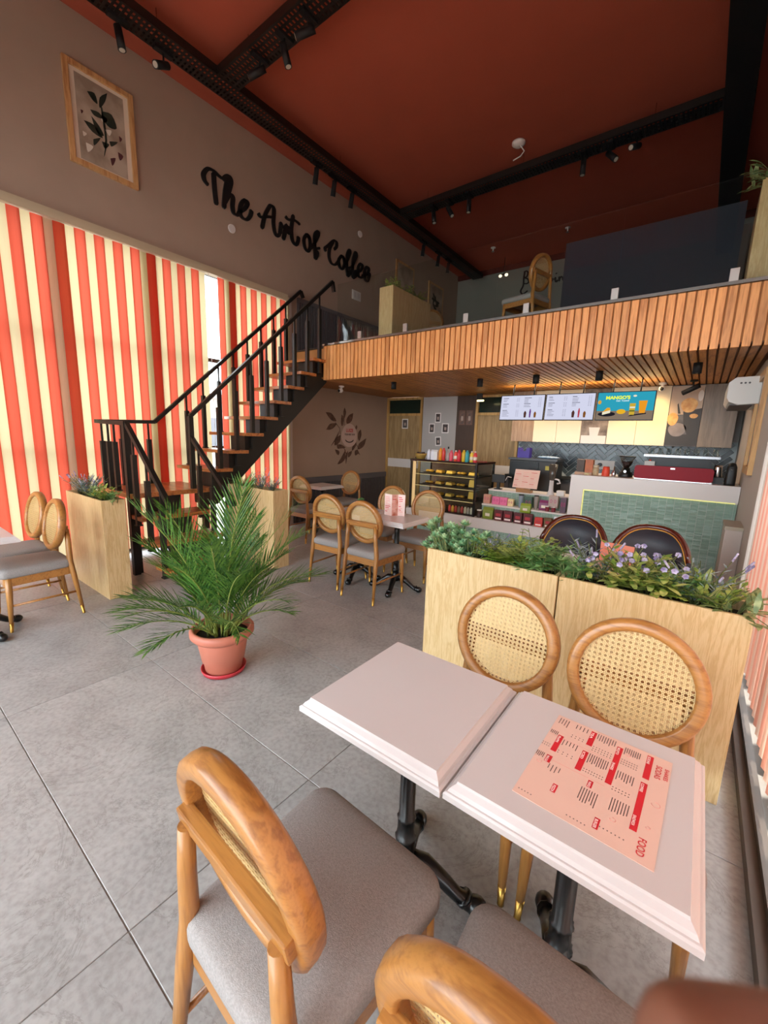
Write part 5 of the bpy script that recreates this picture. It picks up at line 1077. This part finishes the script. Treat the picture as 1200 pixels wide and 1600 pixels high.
# menu screens
def screen(k, x0, x1, label):
    t = thing('menu_screen', label, 'screen', ((x0+x1)/2, 6.0, 2.0)); a = (x1-x0)/2
    t.rotation_euler.x = math.radians(-6)
    MB().bx(-a,a,-.0,.03,-.178,.178).build('bezel', BLACK, t); a -= .01
    for s in (-1, 1): MB().cyl((s*.15,.015,.17),(s*.15,.04,.36),.008).build('hanger', BLACK, t)
    f = lambda x, z: (x, -.0018, z)
    if k < 2:
        MB().bx(-a,a,-.001,0,-.168,.168).build('lit_panel', emis('screen_white', '#c9cbe0', .66), t)
        dk = MB(); random.seed(30+k)
        for (xa, za, n) in ((-a+.03,.13,2),(-a+.03,.05,2),(-a+.03,-.04,4),(.03,.13,3),(.03,.05,2)):
            for i in range(n+1):
                l = random.uniform(.05,.1); h = .007 if i == 0 else .004; z = za-.02*i; dk.quad(f(xa,z),f(xa+l,z),f(xa+l,z+h),f(xa,z+h))
                for c in (.2,.225): dk.quad(f(xa+c,z),f(xa+c+.012,z),f(xa+c+.012,z+.004),f(xa+c,z+.004))
        stuff(dk.build('menu_text', emis('screen_text', '#4a4a60', .3), t, fix=False))
        for (cx, cc, h, w) in ((.06,'#5a3a34',.09,.035),(.13,'#6a3a8a' if k == 0 else '#c04a5a',.12,.022),(.2,'#8a5a2a',.08,.032)):
            MB().prism([(cx-w*.4,-.14),(cx+w*.4,-.14),(cx+w*.55,-.14+h*.7),(cx+w*.2,-.14+h),(cx-w*.2,-.14+h),(cx-w*.55,-.14+h*.7)], lambda p, q, d: (p, d, q), -.002, -.0012).build('drink_image', emis('screen_'+cc, cc, .5), t)
    else:
        MB().bx(-a,a,-.001,0,-.168,.168).build('lit_panel', emis('screen_teal', '#2f9fb8', .6), t)
        MB().bx(-a,a,-.0014,-.001,-.168,-.06).build('table_image', emis('screen_table', '#8f7d6c', .5), t)
        E_ = lambda poly, nm, cc, s=.6, d=.0019: MB().prism(poly, lambda p, q, e: (p, e, q), -d, -.0012).build(nm, emis('scr_'+cc, cc, s), t)
        el = lambda cx, cz, rx, rz: [(cx+rx*math.cos(t_), cz+rz*math.sin(t_)) for t_ in [2*PI*i/20 for i in range(20)]]
        E_(el(-.19,-.1,.1,.03), 'slate_plate', '#2a2830', .4, .0017); E_([(-.24,-.11),(-.15,-.085),(-.15,-.05),(-.24,-.075)], 'cake_image', '#e8e2c8'); E_([(-.24,-.075),(-.15,-.05),(-.16,-.02),(-.19,-.02)], 'cake_top', '#e3a32c')
        E_(el(-.03,-.07,.05,.03), 'mango_bowl', '#e6b02a'); E_([(.05,-.13),(.24,-.1),(.24,-.085),(.08,-.11)], 'dark_board', '#2a2830', .4, .0017)
        E_([(.06,-.11),(.115,-.11),(.12,.03),(.055,.03)], 'layered_glass', '#c9a83a', .6, .002); E_([(.06,-.03),(.118,-.03),(.118,-.01),(.06,-.01)], 'layer_band', '#e8e2c8', .6, .0022); E_([(.06,-.07),(.116,-.07),(.116,-.055),(.06,-.055)], 'layer_band', '#5a6a2a', .5, .0022)
        E_([(.165,-.09),(.225,-.09),(.24,.06),(.15,.06)], 'mango_glass', '#d98f24', .7, .002); E_(el(-.285,.05,.02,.025), 'orange_fruit', '#d9a03a'); E_(el(.1,.12,.02,.012), 'petal', '#e8e2c8')
        mgo = MB(); text_into(mgo, "MANGO'S", .055, (-.22,-.0022,.085), (1,0,0), (0,0,1), .0025, width=.27); mgo.build('title_text', emis('scr_lime', '#d4e03a', .8), t, fix=False)
        sb_ = MB(); text_into(sb_, 'Get Tasted', .03, (-.1,-.0022,.055), (1,0,0), (0,0,1), 0, width=.14); sb_.build('subtitle_text', emis('scr_white', '#e8f0f0', .8), t, fix=False)
screen(0, -2.46, -1.825, 'left hanging menu screen listing drinks on white, nearest the doors')
screen(1, -1.815, -1.185, 'middle hanging menu screen listing drinks on white')
screen(2, -1.17, -.53, 'right hanging screen showing a teal mango drinks advert')
# small posters
def poster(x, z, w, h, lab, parent=None, y=YB-.05, frame='#e3dfda', inner='#2b2424'):
    t = thing('wall_poster', lab, 'poster', (x, y, z)); MB().bx(-w/2,w/2,-.004,0,-h/2,h/2).build('border', mat('poster_white_'+frame, frame, .6), t)
    MB().bx(-w/2+.02,w/2-.02,-.005,-.004,-h/2+.02,h/2-.02).build('picture', mat('poster_in_'+inner, inner, .5, noise=.4, nscale=25, ncol='#544845'), t)
    MB().bx(-.02,.025,-.0062,-.005,-h*.2,h*.1).build('cup_print', mat('poster_pale', '#a8958a', .5), t); return t
poster(-4.235,1.93,.13,.19,'small dark cup poster at the top of the diamond of four on the grey wall'); poster(-4.365,1.725,.13,.19,'small dark cup poster at the left of the diamond of four'); poster(-4.06,1.73,.15,.19,'small cup poster with brown edge at the right of the diamond of four'); poster(-4.205,1.475,.13,.18,'small tilted cup poster at the bottom of the diamond of four').rotation_euler.y = -.08
poster(-5.03,1.81,.15,.2,'small grey notice on the left wooden door', y=YB-.036, inner='#4a4a4a')
for x, n in ((-3.71,'left'),(-3.56,'right')): poster(x,1.93,.13,.27,'brown paper notice on the dark brown panel, %s one' % n, frame='#6b4f42', inner='#7a5c4c')
# AC unit, framed board on the right pillar, low white box
ac = thing('air_conditioner', 'white air conditioner on the right wall under the mezzanine', 'air conditioner', (XR, 5.22, 1.94))
prof = [(0,0),(-.16,-.01),(-.23,.02),(-.25,.06),(-.25,.2),(-.2,.245),(0,.25)]
MB().prism(prof, lambda a, b, d: (a, d, b), 0, .85).build('casing', mat('ac_white', '#d2cfc8', .35), ac, bev=.006)
MB().bx(-.22,-.05,.03,.82,-.012,.0).build('louvre', DGREY, ac)
for k in range(3): MB().cyl((-.1-.03*k,-.002,.19),(-.1-.03*k,0,.19),.009).build('mark', DGREY, ac)
fb = thing('framed_board', 'tall narrow wooden frame hanging on the right pillar beside the bar counter', 'picture', (XR, 5.02, 1.75))
for (y0, y1, z0, z1) in ((-.29,-.22,-.45,.45),(.22,.29,-.45,.45),(-.22,.22,-.45,-.38),(-.22,.22,.38,.45)): MB().bx(-.035,0,y0,y1,z0,z1).build('frame_bar', wood('frame_pine', '#c99a5c', '#a87a42', 'z', 2, .4, 14), fb)
MB().bx(-.012,0,-.22,.22,-.38,.38).build('board', mat('frame_board', '#8a7a6c', .4, noise=.4, nscale=8), fb)
lb = thing('utility_box', 'low white boxed pipe casing at the foot of the right pillar', 'casing', (.285, 4.72, 0)); MB().bx(-.045,.074,-.2,.2,0,.84).build('casing', mat('casing_white', '#b9aca2', .6), lb, bev=.006); MB().bx(-.05,.074,-.21,.21,.84,.87).build('cap', mat('casing_cap', '#a89c88', .5), lb)
# upstairs: dark blue panel, picture, table shapes
bp_ = thing('blue_partition', 'large dark blue partition panel standing upstairs behind the glass', 'partition', (-1.15, 8.0, ZM)); MB().bx(-1.18,1.18,0,.05,0,2.05).build('panel', mat('navy_panel', '#363d49', .7), bp_); MB().bx(1.18,1.26,0,.05,0,1.75).build('side_strip', mat('strip_brown', '#5a5048', .7), bp_)
uf = thing('picture_frame', 'dim framed botanical print on the upstairs left wall', 'picture', (XL, 8.98, 4.62)); MB().bx(0,.03,-.33,.33,-.42,.45).build('frame', wood('frame_oak', '#c79a66', '#a8774a', 'z', 2, .4, 14), uf); pc = MB().bx(.03,.033,-.28,.28,-.37,.4).build('paper', mat('aged_paper', '#b3a390', .8), uf); 
random.seed(8); ul = MB()
for k in range(14): leaf(ul, (.036, random.uniform(-.12,.12), random.uniform(-.15,.15)), (0, random.uniform(-1,1), random.uniform(-.3,1)), .14, .06, 0, up=Vector((1,0,0)))
ul.build('printed_leaves', lmk[0], pc)
uf2 = thing('picture_frame', 'second dim frame on the upstairs left wall above the planter', 'picture', (XL, 7.7, 4.66)); MB().bx(0,.03,-.33,.33,-.42,.45).build('frame', wood('frame_oak', '#c79a66', '#a8774a', 'z', 2, .4, 14), uf2); MB().bx(.03,.033,-.28,.28,-.37,.4).build('paper', mat('aged_paper', '#b3a390', .8), uf2)
# wall brackets light reflection upstairs: small twin spot
o = thing('twin_spotlight', 'small twin spotlight glowing faintly upstairs near the back wall', 'spotlight', (-4.1, 9.6, 5.2)); MB().bx(-.06,.06,-.02,.02,.0,.03).cyl((0,0,.03),(0,0,ZC-5.2),.006,n=6).build('bar', BLACK, o)
for s in (-1, 1): MB().cyl((s*.07,0,.0),(s*.07,-.05,-.02),.03).build('lamp_head', emis('lamp_glow', '#ffe9c0', 1.2), o)

# ------------------------------------------------------------------ outdoors
gm = mat('sunlit_paving', '#8f8c88', .9, noise=.2, nscale=5)
struct(MB().bx(XR+.16, 12, -8, 14, -.2, -.1).bx(-24, XL-.21, -14, 16, -.2, -.1).bx(-24, 12, -16, YF-.21, -.2, -.1).build('trim_7', gm))
eb = thing('shadow_slats', 'unseen slats added outside the right window to stripe the ground with shadow', 'shadow caster', (XR+.2, 1.5, 3.75)); MB().bx(0,.35,-5,6,0,.1).build('shade_board', WHITEP, eb)  # added out of view: board blocks the sun, slats stripe the paving with shadow
me_ = None
for k in range(26):
    o = MB().box((0,0,0),(2.6,.2,.03), .35).build('slat', WHITEP, eb, (1.7, -4.6+.42*k, .05)) if me_ is None else link('slat', me_, eb, (1.7, -4.6+.42*k, .05)); me_ = o.data
hb = thing('far_building', 'pale flat-roofed building across the yard seen through the gap in the blinds', 'building', (-20, 9, -.1)); MB().bx(-3,3,-6,6,0,3.0).build('wall', mat('far_wall', '#b9b2a8', .8), hb); MB().bx(-3.2,3.2,-6.2,6.2,3.0,3.2).build('roof', mat('far_roof', '#8a7f78', .8), hb)
for k in range(6): MB().bx(3.0,3.05,-5.2+1.9*k,-4.2+1.9*k,1.0,2.2).build('window', mat('far_window', '#4a5058', .3), hb)

# ------------------------------------------------------------------ the hand at the lower right corner
HS = {'wrist': (0.1301, 0.0914, 1.3758), 'palm': [((0.1062, 0.09, 1.4042), 0.024), ((0.0864, 0.0864, 1.4315), 0.022)], 'fingers': [[((0.0596, 0.0774, 1.4534), 0.0095), ((0.0337, 0.0632, 1.4603), 0.0085), ((0.016, 0.0515, 1.465), 0.0078), ((0.0076, 0.045, 1.4675), 0.0072), ((0.0043, 0.0427, 1.4685), 0.0055)], [((0.0573, 0.0911, 1.4371), 0.0095), ((0.0344, 0.082, 1.429), 0.009), ((0.0411, 0.0707, 1.4131), 0.0085), ((0.0592, 0.0704, 1.4074), 0.0075)], [((0.0646, 0.0955, 1.4213), 0.009), ((0.045, 0.0856, 1.4097), 0.0085), ((0.053, 0.0758, 1.3957), 0.008), ((0.0692, 0.0746, 1.393), 0.007)], [((0.0759, 0.0981, 1.4062), 0.008), ((0.061, 0.0902, 1.393), 0.0075), ((0.0688, 0.0822, 1.3828), 0.007), ((0.0805, 0.0818, 1.3814), 0.006)]], 'thumb': [((0.1244, 0.0774, 1.4114), 0.013), ((0.1073, 0.0622, 1.4354), 0.011), ((0.0871, 0.0516, 1.4502), 0.0095), ((0.0739, 0.0455, 1.4563), 0.007)], 'arm': [((0.1526, 0.0897, 1.3496), 0.028), ((0.1969, 0.0591, 1.3035), 0.034), ((0.2598, 0.0047, 1.2478), 0.04)]}
pr = thing('person', 'blurred brown fingertip of the person taking the picture, in the bottom right corner', 'person', tuple(HS['wrist']))
hv, he, hr_ = [], [], []
def chain(pts, start=None):
    prev = start
    for p, r in pts:
        hv.append(Vector(p)-Vector(HS['wrist'])); hr_.append(r); i = len(hv)-1
        if prev is not None: he.append((prev, i))
        prev = i
    return prev
root = chain([(HS['wrist'], .026)])
chain(HS['arm'], root)
palm = chain(HS['palm'], root)
for f in HS['fingers']: chain(f, palm)
chain(HS['thumb'], root)
me = bpy.data.meshes.new('hand'); me.from_pydata([tuple(v) for v in hv], he, [])
bm = bmesh.new(); bm.from_mesh(me); sk = bm.verts.layers.skin.verify(); bm.verts.ensure_lookup_table()
for i, v in enumerate(bm.verts): v[sk].radius = (hr_[i], hr_[i]); v[sk].use_root = (i == 0)
bm.to_mesh(me); bm.free()
ho = bpy.data.objects.new('hand_tmp', me); COL.objects.link(ho); ho.modifiers.new('skin', 'SKIN').use_smooth_shade = True; sd_ = ho.modifiers.new('sub', 'SUBSURF'); sd_.levels = 2; sd_.render_levels = 2
bpy.context.view_layer.update()
hm_ = bpy.data.meshes.new_from_object(ho.evaluated_get(bpy.context.evaluated_depsgraph_get())); bpy.data.objects.remove(ho)
hm_.materials.clear(); hm_.materials.append(mat('brown_skin', '#6e402c', .55, noise=.15, nscale=60, bump=.05, bscale=300))
for p in hm_.polygons: p.use_smooth = True
link('hand', hm_, pr)
a0, a1 = Vector(HS['arm'][0][0])-Vector(HS['wrist']), Vector(HS['arm'][-1][0])-Vector(HS['wrist'])
MB().tube([a0, a0.lerp(a1, .5), a1, a1.lerp(a0, -.02)], [.034, .042, .05, .048], 18).build('sleeve', mat('dark_sleeve', '#2b2d33', .9), pr)
